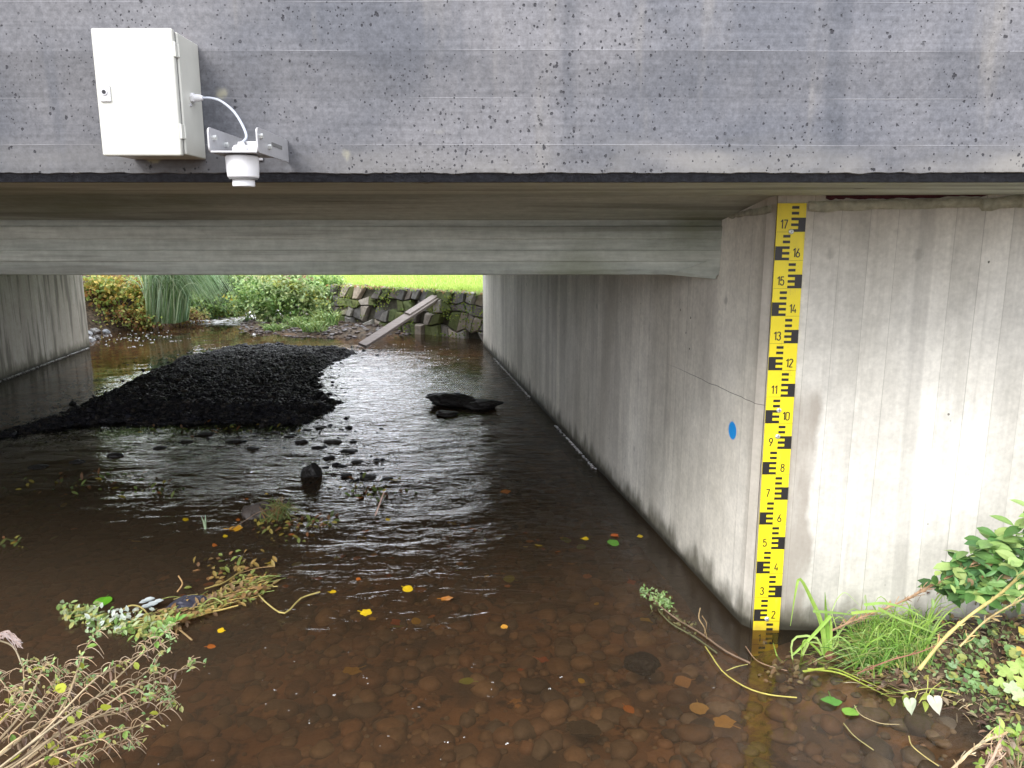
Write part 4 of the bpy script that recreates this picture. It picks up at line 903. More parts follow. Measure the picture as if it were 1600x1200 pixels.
# ================================================================== DRIFTED WEEDS AND TWIGS
def pxtube(m, pts, r, c, z=WZ+.006, n=5, k=14):
    P_ = [PZ(a[0], a[1], a[2] if len(a) > 2 else z) for a in pts]; m.tube(spline(P_, k), r, c, n)
def sprig(m, p, d, n, L, cols, spread=.7, W=.5):
    for i in range(n): m.leaf(Vector(p)+Vector(d)*ru(0, .05), Vector(d)*ru(.2, 1)+rv()*spread, (ru(-.4, .4), -.4, 1), L*ru(.6, 1.2), L*W, col(random.choice(cols), .2), 2)
P0 = PZ(250, 970, WZ); t = thing('drifted_weeds', P0, 'raft of uprooted green and yellow weeds drifted against a stone on the left', 'weeds'); m = MB(); st = MB()
Sc = [(.46, .36, .12), (.38, .30, .10), (.30, .34, .10), (.34, .22, .10)]
for q in ([(205, 968), (250, 962), (300, 950), (350, 938), (395, 915), (412, 905)], [(200, 972), (260, 966), (330, 956), (372, 946)], [(188, 955), (205, 946, .20), (222, 950, .19), (236, 966)], [(305, 955), (330, 935, .2), (345, 940, .19), (348, 944)],
          [(270, 972), (300, 965), (345, 950), (375, 925), (400, 900)], [(300, 1000), (262, 968)], [(235, 990, .19), (262, 972, .2), (300, 952, .18)], [(215, 975), (225, 979), (245, 975)], [(277, 925), (285, 912, .21), (279, 900, .22)], [(400, 925), (420, 945), (445, 958), (470, 935), (500, 925)], [(320, 920), (350, 910), (380, 890)]):
    st_c = col(random.choice(Sc)); pxtube(st, [(a[0], a[1], a[2] if len(a) > 2 else WZ+.012+ru(0, .01)) for a in q], [.0042]*1*1 if False else .0036, st_c)
for i in range(90):
    a = ru(.0, 1); px = 190+215*a; py = 972-62*a**1.3+random.gauss(0, 9); L = random.gauss(38, 14); an = ru(-.5, .5); st.tube(spline([PZ(px, py, WZ+.01), PZ(px+L*.5, py-6*an-L*.12, WZ+ru(.01, .035)), PZ(px+L, py+12*an-L*.25, WZ+.008)], 6), ru(.0012, .0025), col(random.choice(Sc), .3), 4)
for i in range(760):
    a = random.random(); px = 100+310*a+random.gauss(0, 8); py = 948+34*math.exp(-((a-.36)/.25)**2)-30*max(0, a-.6)*2.6+random.gauss(0, 8)
    cc = random.choice([(.30, .40, .16), (.42, .48, .26), (.20, .32, .08), (.34, .34, .10)]) if a < .5 else random.choice([(.26, .16, .07), (.38, .26, .09), (.30, .34, .09), (.2, .12, .06)])
    m.leaf(PZ(px, py, WZ+ru(.0, .03)), rv()+Vector((.5, 0, 0)), (ru(-.4, .4), -.5, 1), ru(.018, .042), ru(.012, .02), col(cc, .25), 2)
for i in range(50): m.leaf(PZ(random.gauss(178, 26), random.gauss(968, 8), WZ+ru(.01, .035)), rv(), (0, -.6, 1), ru(.02, .035), .016, col((.62, .68, .60), .1), 2)
for i in range(10): m.leaf(PZ(random.gauss(228, 9), random.gauss(944, 4), WZ+ru(.01, .03)), (1, .3, .3), (0, -.6, 1), .045, .02, col((.5, .56, .58), .1), 2)
for px, py in ((250, 985), (262, 978), (272, 975), (242, 990)): sprig(m, PZ(px, py, WZ+.03), (.2, 0, .3), 7, .04, [(.24, .44, .10), (.34, .5, .16)])
st.build('stems', 'dry', t); m.build('leaves', 'leaf', t)
P0 = PZ(385, 888, WZ); t = thing('drifted_weeds', P0, 'loose brown and green weeds trailing behind the raft of weeds', 'weeds'); m = MB()
for i in range(130): m.leaf(PZ(random.gauss(370, 30), random.gauss(893, 13), WZ+ru(-.015, .015)), rv()+Vector((.6, .2, 0)), (0, -.5, 1), ru(.02, .05), .018, col(random.choice([(.22, .12, .05), (.30, .20, .07), (.24, .28, .07), (.32, .22, .06)]), .25), 2)
m.build('leaves', 'leaf', t)
P0 = PZ(430, 806, WZ); t = thing('weed_tuft', P0, 'tuft of weeds caught beside the grey brown stone', 'weeds'); m = MB()
for i in range(100):
    s0 = PZ(random.gauss(430, 12), random.gauss(808, 5), WZ); m.blade(spline([s0, s0+Vector((ru(-.04, .06), 0, ru(.03, .09))), s0+Vector((ru(-.08, .13), -.02, ru(.0, .06)))], 4), .006, col(random.choice([(.13, .17, .05), (.22, .24, .08), (.25, .15, .06)]), .25))
for i in range(80): m.leaf(PZ(random.gauss(432, 34), random.gauss(826, 10), WZ+ru(-.01, .01)), rv()+Vector((.6, .2, 0)), (0, -.5, 1), ru(.02, .045), .018, col(random.choice([(.20, .09, .04), (.32, .24, .05), (.18, .2, .05)]), .25), 2)
pxtube(m, [(362, 826), (385, 812, .19), (405, 800, .25), (428, 795, .24)], .0025, (.25, .18, .13)); m.build('leaves', 'leaf', t)
for (cx, cy, sx, sy, n, lb) in ((580, 765, 26, 9, 90, 'brown leafy debris snagged on stones below the bar'), (500, 815, 14, 6, 50, 'small reddish weed scrap among ripples right of the tufted stone'), (110, 755, 45, 14, 90, 'dull yellow weeds under the dark water on the left'), (245, 765, 20, 7, 40, 'olive weed scrap in the dark ripples below the bar'), (10, 852, 12, 5, 26, 'yellow green weed scrap at the left edge'), (345, 672, 70, 6, 90, 'green weeds lining the lower edge of the gravel bar')):
    P0 = PZ(cx, cy, WZ); m = MB()
    for i in range(n): m.leaf(PZ(random.gauss(cx, sx), random.gauss(cy, sy), WZ+ru(-.02, .02)), rv()+Vector((.6, .2, 0)), (0, -.5, 1), ru(.02, .055), .02, col(random.choice([(.14, .07, .03), (.24, .20, .04), (.14, .18, .05), (.10, .12, .04)]), .25), 2)
    tag(m.build('weed_scrap', 'leaf', origin=P0), lb, 'weeds', kind='stuff')
m = MB(); pxtube(m, [(586, 806, WZ+.01), (592, 790, WZ+.06), (600, 769, WZ+.12)], [.005, .0045, .004]+[.003]*12 if False else .0042, (.46, .30, .22)); tag(m.build('twig', 'dry', origin=PZ(586, 806)), 'thin pale pinkish twig standing slanted out of the ripples', 'twig')
m = MB()
m.blade([PZ(321, 827, WZ), PZ(318, 815, WZ+.03), PZ(314, 806, WZ+.05)], .011, (.42, .52, .34)); m.blade([PZ(321, 827, WZ), PZ(321, 814, WZ+.03), PZ(321, 804, WZ+.06)], .012, (.38, .5, .32)); tag(m.build('grass_blade', 'leaf', origin=PZ(321, 827)), 'pair of short pale green blades poking from dark water', 'grass blade')  # two grass blades standing out of the water
# sprig and stems by the gauge
P0 = PZ(1100, 1000, WZ); t = thing('drifting_branch', P0, 'thin branch with a feathery green tip lying in the water left of the gauge', 'branch'); m = MB(); st = MB()
pxtube(st, [(1012, 928, .19), (1035, 950, .18), (1062, 970), (1088, 985), (1110, 1000), (1135, 1018), (1172, 1036)], .0035, (.22, .15, .10)); pxtube(st, [(1105, 998), (1100, 980, .22), (1092, 966, .25), (1094, 950, .27)], .0022, (.34, .24, .12)); pxtube(st, [(1100, 992), (1104, 975, .22), (1097, 962, .24)], .0016, (.30, .2, .1))
pxtube(st, [(1030, 955), (1050, 975), (1085, 995), (1120, 1020)], .003, (.13, .13, .06))
for i in range(150):
    a = random.random(); m.leaf(PZ(1003+48*a+random.gauss(0, 4), 922+24*a+random.gauss(0, 5), WZ+ru(.005, .05)), rv()+Vector((-.5, .3, .4)), (0, -.5, 1), ru(.012, .026), .009, col(random.choice([(.26, .40, .14), (.36, .48, .22), (.20, .32, .10)]), .2), 1)
for i in range(90):
    a = random.random(); m.leaf(PZ(1020+70*a+random.gauss(0, 4), 945+42*a+random.gauss(0, 5), WZ+ru(-.01, .012)), rv()+Vector((-.5, .3, 0)), (0, -.5, 1), ru(.012, .03), .008, col(random.choice([(.12, .12, .05), (.18, .16, .07)]), .2), 1)
st.build('stem', 'dry', t); m.build('leaves', 'leaf', t)
m = MB(); pxtube(m, [(1102, 1010, .17), (1112, 1025, .175), (1128, 1048, .17), (1150, 1065), (1175, 1078), (1205, 1086), (1245, 1090)], .0026, (.46, .40, .10)); pxtube(m, [(1135, 1048), (1150, 1042, .18), (1168, 1038)], .0018, (.42, .38, .12)); pxtube(m, [(1165, 1010), (1180, 1030), (1200, 1040), (1230, 1048)], .002, (.30, .19, .12)); tag(m.build('forked_stem', 'dry', origin=PZ(1150, 1065)), 'yellow forked stem floating below the feathery branch', 'stem')  # floating yellow plant stem with side shoots
m = MB(); pxtube(m, [(1420, 1150, .17), (1425, 1165), (1445, 1182), (1467, 1197)], .0018, (.5, .42, .16)); tag(m.build('straw', 'dry', origin=PZ(1425, 1165)), 'curved straw coloured stem floating at the lower right', 'stem')
m = MB(); pxtube(m, [(1335, 1102, .17), (1345, 1117), (1375, 1130), (1405, 1132)], .0014, (.42, .34, .18)); pxtube(m, [(1318, 1130), (1335, 1150), (1365, 1172)], .0016, (.38, .34, .14)); tag(m.build('straw', 'dry', origin=PZ(1345, 1117)), 'two thin straws floating under the pale heart shaped leaves', 'stem')

# ================================================================== LEFT FOREGROUND WILLOWHERB
P0 = PY(-70, 1290, 1.42); t = thing('willowherb', P0, 'straggly half dry plant with curled seed pods reaching in at the lower left', 'plant')
st = MB(); lv = MB(); pd = MB()
ST = (.42, .325, .20); PK = (.44, .32, .21)
stems = [[(-60, 1230), (40, 1180), (105, 1090), (128, 1025), (148, 990)], [(-50, 1240), (60, 1150), (150, 1060), (205, 1030), (265, 1000)], [(-60, 1250), (60, 1170), (160, 1080), (230, 1015), (262, 985)],
         [(-50, 1260), (80, 1170), (190, 1085), (250, 1058), (298, 1040)], [(-60, 1270), (60, 1190), (170, 1150), (235, 1125), (268, 1095)], [(-50, 1280), (60, 1215), (150, 1175), (200, 1155), (208, 1165)],
         [(-80, 1200), (0, 1160), (60, 1100), (95, 1048)], [(-60, 1215), (30, 1120), (65, 1050), (68, 1040)], [(-40, 1290), (60, 1225), (110, 1190), (133, 1180)], [(-60, 1190), (0, 1130), (35, 1085), (36, 1040)],
         [(-60, 1255), (70, 1160), (150, 1120), (220, 1095), (240, 1075)], [(-60, 1245), (90, 1130), (150, 1090), (215, 1060), (240, 1040)], [(-60, 1265), (40, 1190), (120, 1130), (200, 1110), (265, 1080)],
         [(-60, 1225), (50, 1140), (95, 1085), (140, 1062)], [(-60, 1285), (40, 1225), (90, 1170), (150, 1150)], [(-60, 1235), (20, 1160), (90, 1120), (110, 1075), (125, 1035)], [(-70, 1210), (-10, 1130), (20, 1095), (0, 1060)]]
for si, s_ in enumerate(stems):
    n = len(s_); P_ = [PY(a[0], a[1], 1.45+.5*(i/(n-1))+ru(-.05, .05)) for i, a in enumerate(s_)]
    c = spline(P_, 24); m_ = len(c); st.tube(c, [.0028*(1-.72*i/(m_-1))+.0004 for i in range(m_)], col(ST, .2), 5)
    for i in range(3, m_):
        p = c[i]; f = i/m_; d = (c[min(i+1, m_-1)]-c[i-1]).normalized()
        if f > .48 and random.random() < .5:       # side twig with small leaves
            e = p+(rv()*.7+Vector((.4, .2, .15))).normalized()*ru(.012, .045); st.tube(spline([p, p.lerp(e, .5)+Vector((0, 0, .008)), e], 4), .0009, col(ST, .25), 4)
            for _ in range(random.randint(1, 4)): lv.leaf(e+rv()*.006, rv()+Vector((0, 0, .4)), (ru(-.5, .5), -.5, 1), ru(.009, .021), ru(.005, .009), col(random.choice([(.22, .36, .12), (.30, .44, .18), (.36, .44, .14), (.42, .38, .14)]), .2), 2)
        if f > .25 and random.random() < .8:        # curled pods
            a = p+rv()*.006; up_ = ru(-.5, 1); L = ru(.028, .055); sgn = random.choice((-1, 1))
            pd.tube(spline([a, a+Vector((sgn*.35*L, -.004, .35*L*up_+.1*L)), a+Vector((sgn*.7*L, -.006, .2*L*up_-.1*L)), a+Vector((sgn*.85*L, 0, -.5*L))], 7), .0009, col(PK, .25), 4)
        if random.random() < (.6 if f < .75 else .35):   # wilted hanging leaf
            lv.leaf(p, Vector((ru(-.4, .4), ru(-.3, .3), -1)), rv(), ru(.016, .034), ru(.004, .009), col(random.choice([(.26, .17, .12), (.36, .25, .17), (.20, .14, .11)]), .25), 2, fold=.7)
        if random.random() < .14: lv.leaf(p, rv(), (0, -.4, 1), ru(.02, .03), .014, col(random.choice([(.36, .40, .06), (.2, .34, .07)]), .2), 2)
    e = c[-1]; 
    for _ in range(12): lv.leaf(e+rv()*.012, rv()+Vector((0, 0, .5)), (0, -.5, 1), ru(.008, .018), .006, col((.27, .40, .17), .25), 2)
    for _ in range(3): pd.tube(spline([e, e+Vector((ru(-.01, .03), 0, .015)), e+Vector((ru(-.02, .05), 0, ru(.01, .04)))], 5), .0008, col(PK), 4)
for px, py in ((8, 1120), (22, 1185), (85, 1190), (95, 1075), (165, 1105)): lobed(lv, PY(px, py, 1.62), .012, col((.42, .46, .05)), 3, depth=.15, tilt=.6)
# drooping seed head at the left edge
b = spline([PY(35, 1040, 1.75), PY(20, 1010, 1.76), PY(-10, 998, 1.75)], 8); st.tube(b, .002, col(ST), 5)
for i in range(26):
    a0 = PY(ru(-12, 14), ru(990, 1000), 1.75); L = ru(25, 50); pd.tube(spline([a0, PY(ru(5, 22), ru(985, 995), 1.75), PY(ru(18, 36), ru(1000, 1016), 1.74)], 6), .0008, col((.40, .32, .30)), 4)
st.build('stems', 'dry', t); lv.build('leaves', 'leaf', t); tag(pd.build('seed_pods', 'dry', t), kind='stuff')

# ================================================================== RIGHT BANK
t = thing('sedge_plant', PZ(1292, 1020), 'young plant with broad bright green blades growing at the waterline', 'plant'); m = MB()
BG = [(.30, .48, .08), (.38, .58, .12), (.24, .42, .07), (.46, .62, .2)]
for pts, w_ in (([(1290, 1024), (1283, 975), (1268, 938), (1250, 905), (1243, 925), (1235, 978)], .019), ([(1291, 1024), (1292, 985), (1290, 955), (1289, 925)], .02), ([(1294, 1024), (1298, 985), (1297, 958)], .018), ([(1298, 962), (1268, 995), (1240, 1022), (1222, 1035)], .013),
                ([(1286, 1022), (1276, 997), (1245, 995), (1236, 1012), (1243, 1045), (1262, 1068), (1285, 1078)], .009), ([(1288, 1024), (1280, 1006), (1262, 1003)], .010), ([(1262, 1004), (1253, 1025), (1247, 1055)], .013), ([(1296, 1022), (1304, 1000), (1318, 980), (1334, 960)], .010),
                ([(1300, 998), (1308, 1005), (1328, 1020)], .009), ([(1290, 1030), (1262, 1033), (1244, 1042)], .010), ([(1222, 1035), (1214, 1025), (1208, 1004)], .008), ([(1284, 1024), (1272, 1010), (1255, 1002), (1250, 1052)], .010), ([(1300, 955), (1308, 936), (1320, 926), (1335, 938), (1348, 952)], .003), ([(1297, 1020), (1310, 1000), (1300, 960), (1290, 935)], .006)):
    Y0 = PZ(1292, 1022).y; P_ = [PY(a, b, Y0-.03+.02*math.sin(i)) for i, (a, b) in enumerate(pts)]; m.blade(spline(P_, 16), w_, col(random.choice(BG), .1))
m.build('blades', 'leaf', t)
m = MB(); p = PZ(1297, 1030, WZ); m.rock(p+Vector((0, 0, .012)), (.021, .021, .019), (.16, .07, .045), 3, .05); tag(m.build('conker', 'stone', origin=p, smooth=True), 'round reddish brown ball at the foot of the broad blades', 'nut')
# grass tuft
p0 = onground(1385, 1035); t = thing('grass_tuft', p0, 'dense tuft of fine green grass leaning over the bank edge in front of the wall', 'grass tuft'); m = MB()
for i in range(950):
    b_ = onground(ru(1335, 1455), ru(985, 1048)) if i % 2 else onground(random.gauss(1375, 22), random.gauss(1030, 10)); a = random.gauss(1.8, .6); L = ru(.07, .19)
    d = Vector((math.cos(a)*.8, -.08+ru(-.2, .15), abs(math.sin(a))*1.0+.15)).normalized()
    m.blade(spline([b_, b_+d*L*.55+Vector((0, 0, .01)), b_+d*L+Vector((math.cos(a)*L*.25, -.01, -L*ru(.1, .4)))], 5), ru(.0026, .0052), col(random.choice([(.20, .38, .07), (.28, .46, .10), (.42, .58, .22), (.10, .20, .04), (.42, .42, .16)]), .2))
for i in range(46):
    b_ = onground(ru(1335, 1440), ru(1000, 1045)); a = ru(.9, 2.5); L = ru(.14, .26); e = Vector((math.cos(a)*.7, ru(-.25, .05), 1)).normalized()
    m.blade(spline([b_, b_+e*L*.6, b_+e*L*.95+Vector((math.cos(a)*.05, -.01, -.015)), b_+e*L+Vector((math.cos(a)*.11, -.02, -.06))], 9), ru(.004, .0075), col(random.choice([(.32, .52, .10), (.42, .60, .16), (.26, .44, .08)]), .2))
for pts in ([(1350, 945), (1385, 943), (1425, 955), (1470, 982)], [(1372, 950), (1400, 965), (1450, 985), (1482, 998)], [(1330, 958), (1370, 955), (1400, 962)], [(1270, 955), (1310, 958), (1340, 962)]):
    P_ = [PY(a, b, 2.45+.02*i) for i, (a, b) in enumerate(pts)]; m.blade(spline(P_, 12), .010, col((.34, .5, .12)))
m.build('blades', 'leaf', t)
# broad-leaved bush
p0 = onground(1560, 960); t = thing('broadleaf_plant', p0, 'glossy dark green leafy plant against the wall at the right edge', 'plant'); m = MB(); st = MB()
GB = [(.10, .22, .06), (.16, .30, .09), (.24, .38, .12), (.34, .46, .16), (.08, .17, .06)]
hubs = [(1515, 868, 2.5), (1500, 880, 2.5), (1545, 850, 2.5), (1565, 845, 2.5), (1590, 828, 2.5), (1605, 850, 2.45), (1530, 895, 2.46), (1570, 885, 2.44), (1500, 915, 2.46), (1545, 915, 2.4), (1590, 905, 2.38), (1480, 922, 2.5), (1560, 865, 2.5), (1600, 880, 2.4), (1520, 925, 2.4), (1630, 830, 2.5), (1640, 880, 2.4), (1575, 925, 2.36), (1612, 925, 2.36), (1490, 900, 2.5), (1620, 805, 2.5)]
for px, py, Y in hubs:
    h = PY(px, py, Y); st.tube(spline([p0+Vector((ru(-.1, .1), ru(-.03, .03), 0)), p0.lerp(h, .6)+Vector((0, 0, .03)), h], 7), .0022, col((.24, .22, .10)), 5); a0 = ru(0, 6.28); nl = random.randint(8, 12)
    for i in range(nl):
        a = a0+i*2.4; d = Vector((math.cos(a), .6*math.sin(a)-.25, ru(-.25, .55))); m.leaf(h+rv()*.014, d, Vector((0, -.35, 1))+rv()*.35, ru(.055, .095), ru(.028, .042), col(random.choice(GB), .2), 4, droop=ru(0, .4), shape=random.choice(['obov', 'obov', 'oval']))
for i in range(150):
    h = PY(random.gauss(1555, 38), random.gauss(915, 22), ru(2.38, 2.5)); m.leaf(h, rv()+Vector((0, -.3, 0)), Vector((0, -.5, 1))+rv()*.5, ru(.025, .05), ru(.012, .024), col(random.choice(GB+[(.3, .2, .1)]), .25), 3)
st.build('stems', 'dry', t); m.build('leaves', 'leafd', t)
# stalks
def stalk(pts, r, c, lb, fuzz=0, name='dry_stalk', node=0):
    m = MB(); P_ = [PY(*a) for a in pts]; c_ = spline(P_, 20); n = len(c_)
    m.tube(c_, [r*(1+.25*(1 if node and i % node == 0 else 0))*(1-.3*i/n) for i in range(n)], c, 8)
    for i in range(fuzz):
        k = random.randint(1, n-2); p = c_[k]+rv()*r; e = p+(c_[k+1]-c_[k-1]).normalized()*ru(.01, .05)+rv()*.02
        if i % 2: m.tube([p, p.lerp(e, .5)+rv()*.004, e], .0011, col(c, .3), 4)
        else: m.leaf(p, e-p, rv(), ru(.012, .035), ru(.004, .009), col(c, .35), 2, fold=.6)
    return tag(m.build(name, 'dry', origin=P_[0]), lb, 'stalk')
stalk([(1436, 1046, 2.20), (1475, 998, 2.22), (1515, 962, 2.24), (1560, 930, 2.22), (1605, 890, 2.15), (1680, 825, 2.05)], .0052, (.56, .47, .18), 'thick yellow jointed stalk slanting up across the right bank', 14, node=5)
stalk([(1500, 1010, 2.2), (1540, 970, 2.2), (1590, 940, 2.15), (1660, 905, 2.1)], .0030, (.54, .42, .2), 'thinner yellow stalk below the thick yellow one', 20)
stalk([(1300, 985, 2.58), (1345, 965, 2.56), (1400, 944, 2.53), (1450, 918, 2.5), (1490, 898, 2.48), (1528, 876, 2.46)], .0038, (.42, .27, .16), 'shaggy brown dead stalk lying along the foot of the wing wall', 120)
stalk([(1340, 1052, 2.3), (1390, 1032, 2.25), (1440, 1018, 2.25), (1480, 1000, 2.26)], .0022, (.34, .16, .11), 'thin reddish stem lying under the thick yellow stalk', 10)
stalk([(1480, 1210, 1.82), (1515, 1175, 1.84), (1545, 1155, 1.85), (1565, 1150, 1.86)], .0040, (.58, .46, .28), 'pale straw stalk at the very bottom right corner', 26)
stalk([(1520, 1230, 1.80), (1548, 1190, 1.82), (1562, 1160, 1.84)], .0045, (.50, .36, .26), 'short brownish stalk beside the pale straw at bottom right', 30)
# ground cover and litter
m = MB(); RP = [(1352, 1062), (1400, 1070), (1480, 1094), (1540, 1130), (1566, 1180), (1580, 1230), (1720, 1260), (1720, 900), (1560, 905), (1440, 945), (1340, 990)]
pts = inpoly(RP, 2800, 0)
for px, py in pts:
    p = onground(px, py, ru(.0, .03)); low = random.random()
    if py > 1085 and low > .55: continue
    c = random.choice([(.16, .26, .08), (.24, .34, .13), (.32, .42, .18), (.12, .18, .06), (.36, .34, .10)]) if low < .62 else random.choice([(.24, .15, .09), (.17, .10, .06), (.34, .24, .12)])
    m.leaf(p, rv()+Vector((0, 0, .2)), Vector((0, -.4, 1))+rv()*.4, ru(.010, .032), ru(.006, .018), col(c, .3), 2)
tag(m.build('ground_cover', 'leaf', origin=onground(1500, 1050)), 'tangled small green and withered leaves covering the right bank', 'ground cover', kind='stuff')
m = MB()
for px, py in inpoly(RP, 1900, -14):
    p = onground(px, py, ru(.0, .012)); d = rv(); d.z *= .2; L = ru(.012, .075); c = col(random.choice([(.30, .22, .14), (.16, .10, .07), (.44, .36, .22), (.10, .06, .045)]), .3)
    if random.random() < .6: m.tube([p, p+d*L*.5+Vector((0, 0, .004)), p+d*L], ru(.0006, .0016), c, 4)
    else: m.leaf(p, d, (0, 0, 1), L*.6, L*.25, c, 2, fold=.5)
tag(m.build('plant_litter', 'dry', origin=onground(1480, 1060)), 'dead leaves, twigs and straw littering the right bank', 'plant litter', kind='stuff')
def disc(m, p, r, c, nrm):
    nrm = Vector(nrm).normalized(); a = nrm.orthogonal().normalized(); b = nrm.cross(a); n = 14; p = Vector(p); o = ru(0, 6)
    vs = [p-nrm*r*.25]
    for i in range(n):
        an = o+2*math.pi*i/n; rr = r*(1-.55*math.exp(-((i-0)/.8)**2))*(1+.04*math.sin(i*2.9)); vs.append(p+a*math.cos(an)*rr+b*math.sin(an)*rr)
    m.add(vs, [(0, i+1, (i+1) % n+1) for i in range(n)], c)
for k, (L_, lb) in enumerate(((((1484, 1045), (1495, 1048), (1478, 1062), (1490, 1068), (1505, 1068), (1512, 1060), (1500, 1040), (1525, 1068), (1530, 1078), (1520, 1082), (1545, 1090)), 'patch of round green leaves at the water edge of the right bank'),
                     (((1558, 1048), (1565, 1050), (1572, 1028), (1582, 1032), (1522, 1008), (1525, 1020), (1535, 1012), (1548, 1000), (1510, 1000), (1575, 1018)), 'scattered round leaves higher up the right bank'),
                     (((1318, 977), (1338, 978), (1326, 985)), 'three round leaves at the foot of the wall left of the tuft'))):
    p0 = onground(*L_[0]); t = thing('ground_ivy', p0, lb, 'ground ivy'); m = MB(); st = MB()
    for px, py in L_:
        for _ in range(2 if k < 2 else 1):
            q = onground(px+ru(-5, 5), py+ru(-5, 5)); e = q+Vector((0, -.01, ru(.015, .035))); st.tube([q, e], .0009, (.3, .32, .12), 4); disc(m, e, ru(.010, .0175), col(random.choice([(.26, .42, .18), (.36, .50, .26), (.20, .34, .12), (.42, .46, .14)]), .15), (ru(-.4, .4), -.5, 1))
    st.build('stems', 'dry', t); m.build('leaves', 'leaf', t)
def star(m, p, r, c, nrm, lobes=5):
    nrm = Vector(nrm).normalized(); a = Vector((1, 0, 0))-nrm*nrm.x; a.normalize(); b = nrm.cross(a)
    for i in range(lobes):
        an = R(-60+300*i/lobes)+ru(-.1, .1); m.leaf(p, a*math.cos(an)+b*math.sin(an), nrm, r*(1-.15*abs(i-2)), r*.55, c, 3, fold=.15, droop=.15, shape='oval')
p0 = onground(1585, 1100); t = thing('lobed_plant', p0, 'light green plant with pointed lobed leaves at the right edge', 'plant'); m = MB(); st = MB()
for px, py, s_ in ((1590, 1065, .05), (1570, 1072, .045), (1600, 1090, .05), (1580, 1098, .04), (1535, 1060, .035), (1610, 1060, .05), (1592, 1110, .038), (1560, 1088, .03), (1620, 1100, .05), (1600, 1120, .03)):
    e = onground(px, py, .045); st.tube([p0+rv()*.01, e], .0013, (.34, .36, .12), 4); star(m, e, s_, col(random.choice([(.46, .60, .18), (.36, .52, .14), (.52, .62, .36)]), .1), (ru(-.3, .3), -.6, 1))
st.build('stems', 'dry', t); m.build('leaves', 'leaf', t)
p0 = onground(1590, 1215); t = thing('nettle', p0, 'nettle like plant with toothed leaves and brown dead leaves at lower right corner', 'plant'); m = MB(); st = MB()
for px, py, s_ in ((1568, 1140, .04), (1555, 1150, .045), (1575, 1165, .035), (1590, 1150, .04), (1530, 1195, .03), (1600, 1180, .035), (1560, 1200, .03), (1610, 1150, .05), (1545, 1170, .025)):
    e = PY(px, py, 1.93); st.tube(spline([p0, p0.lerp(e, .5)+Vector((0, 0, .02)), e], 6), .0018, (.44, .36, .2), 5)
    for i in range(5): m.leaf(e, rv()+Vector((0, 0, .2)), (0, -.6, 1), s_*ru(.6, 1), s_*.38, col(random.choice([(.38, .54, .10), (.30, .46, .10), (.46, .54, .16)]), .15), 3)
for i in range(40): e = PY(random.gauss(1580, 22), random.gauss(1180, 20), ru(1.88, 1.95)); m.leaf(e, rv()+Vector((0, 0, -.5)), rv(), ru(.02, .04), ru(.01, .018), col(random.choice([(.34, .24, .16), (.44, .34, .26), (.26, .16, .1)]), .2), 3, fold=.6)
st.build('stems', 'dry', t); m.build('leaves', 'leaf', t)
# bindweed with two pale hanging leaves
p0 = onground(1450, 1075); t = thing('bindweed', p0, 'trailing vine with two white heart shaped leaves hanging over the water', 'vine'); m = MB(); st = MB()
def sp(pts, r=.0013): st.tube(spline([PY(a, b, y) for a, b, y in pts], 12), r, (.46, .48, .12), 5)
sp([(1408, 1083, 2.1), (1425, 1080, 2.1), (1450, 1076, 2.12), (1475, 1078, 2.12), (1500, 1085, 2.1)]); sp([(1450, 1058, 2.16), (1448, 1080, 2.12), (1436, 1098, 2.08)]); sp([(1470, 1066, 2.16), (1455, 1078, 2.12), (1450, 1090, 2.1)]); sp([(1474, 1079, 2.1), (1471, 1088, 2.08)]); sp([(1434, 1081, 2.1), (1430, 1091, 2.08)])
def heart(a, b, r, c, lean_): 
    p = PY(a, b, 2.08); n = 20; vs = [p+Vector((0, -.004, -r*.9))]
    for i in range(n):
        th_ = 2*math.pi*i/n; x = r*.95*math.sin(th_)**3*.9; y = r*(1+.07*math.sin(th_*5+lean_*9))*(.82*math.cos(th_)-.32*math.cos(2*th_)-.12*math.cos(3*th_)); vs.append(p+Vector((x+lean_*(-y)*.35, .012*math.cos(th_*1)+.008*abs(x)/r, y*1.15-r*.9)))
    m.add(vs, [(0, i+1, (i+1) % n+1) for i in range(n)], c)
heart(1424, 1092, .023, (.52, .58, .42), -.1); heart(1464, 1088, .027, (.70, .68, .56), .7)
for a, b in ((1415, 1084), (1452, 1084), (1445, 1095), (1400, 1092), (1390, 1098), (1410, 1098)): m.leaf(PY(a, b, 2.1), rv()+Vector((0, 0, -.4)), (0, -1, .4), .034, .02, col((.30, .36, .07), .2), 3, shape='heart')
st.build('stem', 'dry', t); m.build('leaves', 'leaf', t)
def single(pts_or_p, d, L, W, c, lb, nrm=(0, -.5, 1), shape='oval', fold=.2):
    m = MB(); m.leaf(pts_or_p, d, nrm, L, W, c, 4, shape=shape, fold=fold); tag(m.build('fallen_leaf', 'leaf', origin=pts_or_p), lb, 'leaf')
single(onground(1432, 1000, .045), (1, 0, .1), .075, .034, (.46, .58, .3), 'pale two tone green leaf resting on the grass tuft')
single(onground(1502, 956, .04), (1, .1, .45), .085, .03, (.20, .09, .075), 'long dark reddish dead leaf on the bank under the leafy plant', fold=.7)
single(onground(1590, 1000, .03), (1, 0, .1), .04, .04, (.75, .62, .12), 'yellow leaf at the right edge above another yellow leaf', shape='heart')
single(onground(1586, 1028, .02), (1, 0, -.1), .06, .05, (.72, .52, .14), 'larger golden leaf at the right edge of the bank', shape='heart')
single(onground(1365, 1040, .02), (.2, -1, -.1), .045, .035, (.34, .48, .18), 'small scalloped green leaf in front of the grass tuft', shape='heart')
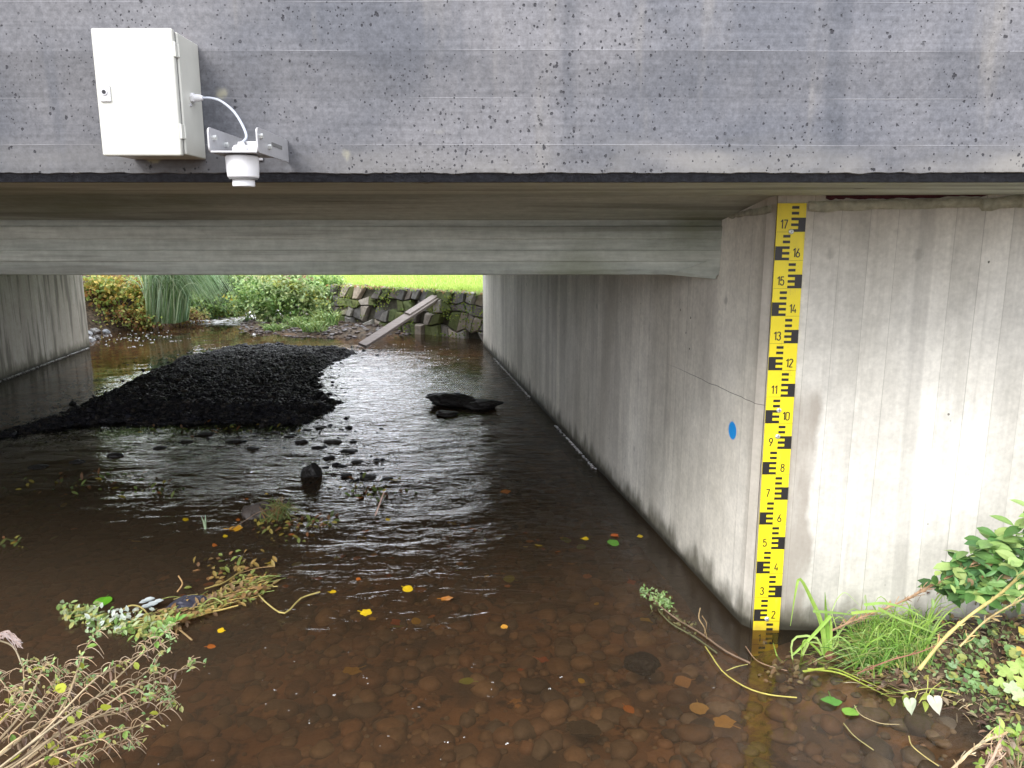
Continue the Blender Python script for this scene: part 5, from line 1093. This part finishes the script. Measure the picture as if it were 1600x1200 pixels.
# floating grass by the bank
m = MB()
for i in range(60):
    a = random.random(); b_ = (1235+150*a+random.gauss(0, 8), 1012+62*a+random.gauss(0, 7)); L = ru(20, 80); an = ru(-.25, .5)
    P_ = [PZ(b_[0]+L*k, b_[1]+L*k*(an+.12*math.sin(k*4)), WZ+.004+.01*math.sin(3*k+i)) for k in (0, .25, .5, .75, 1)]; m.blade(P_, ru(.002, .0055), col(random.choice([(.40, .46, .10), (.30, .42, .10), (.42, .34, .14), (.28, .18, .1)]), .2), nrm=Vector((0, 0, 1)))
for pts in ([(1255, 1050), (1300, 1045), (1340, 1060), (1400, 1085)], [(1262, 1046), (1310, 1052), (1350, 1070), (1395, 1092)]): m.blade([p for p in spline([PZ(a, b, WZ+.008) for a, b in pts], 12)], .013, (.46, .54, .10), nrm=Vector((0, 0, 1)))
for i in range(70): m.leaf(PZ(random.gauss(1225, 26), random.gauss(1050, 14), WZ+ru(-.012, .008)), rv()+Vector((1, 0, 0)), (0, -.4, 1), ru(.015, .04), .014, col(random.choice([(.16, .10, .05), (.2, .14, .06), (.12, .09, .04)]), .2), 2)
tag(m.build('floating_grass', 'leaf', origin=PZ(1300, 1045)), 'matted yellow green grass floating along the right bank below the gauge', 'grass', kind='stuff')

# ================================================================== FOAM
m = MB()
def speck(px, py, r):
    p = PZ(px, py, WZ+.002)
    for _ in range(random.randint(1, 3)): m.rock(p+Vector((ru(-2.5, 2.5)*r, ru(-1, 1)*r, 0)), (r*ru(.5, 1), r*ru(.5, .8), r*.4), (1, 1, 1), 0, .1)
for px, py in ((592, 1165), (492, 1082), (655, 1105), (464, 1084), (520, 1086), (414, 1099), (483, 1125), (486, 1130), (644, 1107), (770, 1066), (767, 1077), (725, 1152), (794, 1162), (763, 1088), (692, 1186), (696, 1160), (410, 1063), (430, 1078), (1017, 1060), (1115, 1075), (875, 1058), (858, 1076), (572, 1060), (452, 1110), (568, 1056), (576, 1068)): speck(px, py, ru(.0012, .0032))
for i in range(20): speck(ru(60, 780), ru(1000, 1195), ru(.0008, .0016))
for i in range(60): speck(random.gauss(205, 38), random.gauss(528, 8), ru(.008, .02))
for i in range(40): speck(random.gauss(650, 40), random.gauss(552, 8), ru(.005, .012))
tag(m.build('foam_flecks', 'foam', origin=PZ(500, 1000)), 'tiny white foam bubbles drifting on the water', 'foam', kind='stuff')
m = MB()
for a, b in ((4.9, 6.1), (7.2, 9.6)):
    for i in range(int((b-a)*110)):
        Y = ru(a, b); m.rock((XR(Y)-.012-abs(random.gauss(0, .008)), Y, WZ+.004), (.0035, .012, .002), (1, 1, 1), 0, .1)
for i in range(220):
    Y = ru(6.5, 10.5); m.rock((XL(Y)+.012+abs(random.gauss(0, .006)), Y, WZ+.005), (.005, .02, .003), (1, 1, 1), 0, .1)
tag(m.build('foam_line', 'foam', origin=(XR(7), 7, WZ)), 'thin white line of foam along the foot of the abutment walls', 'foam', kind='stuff')
for o in bpy.data.objects:
    if '_w' in o: del o['_w']
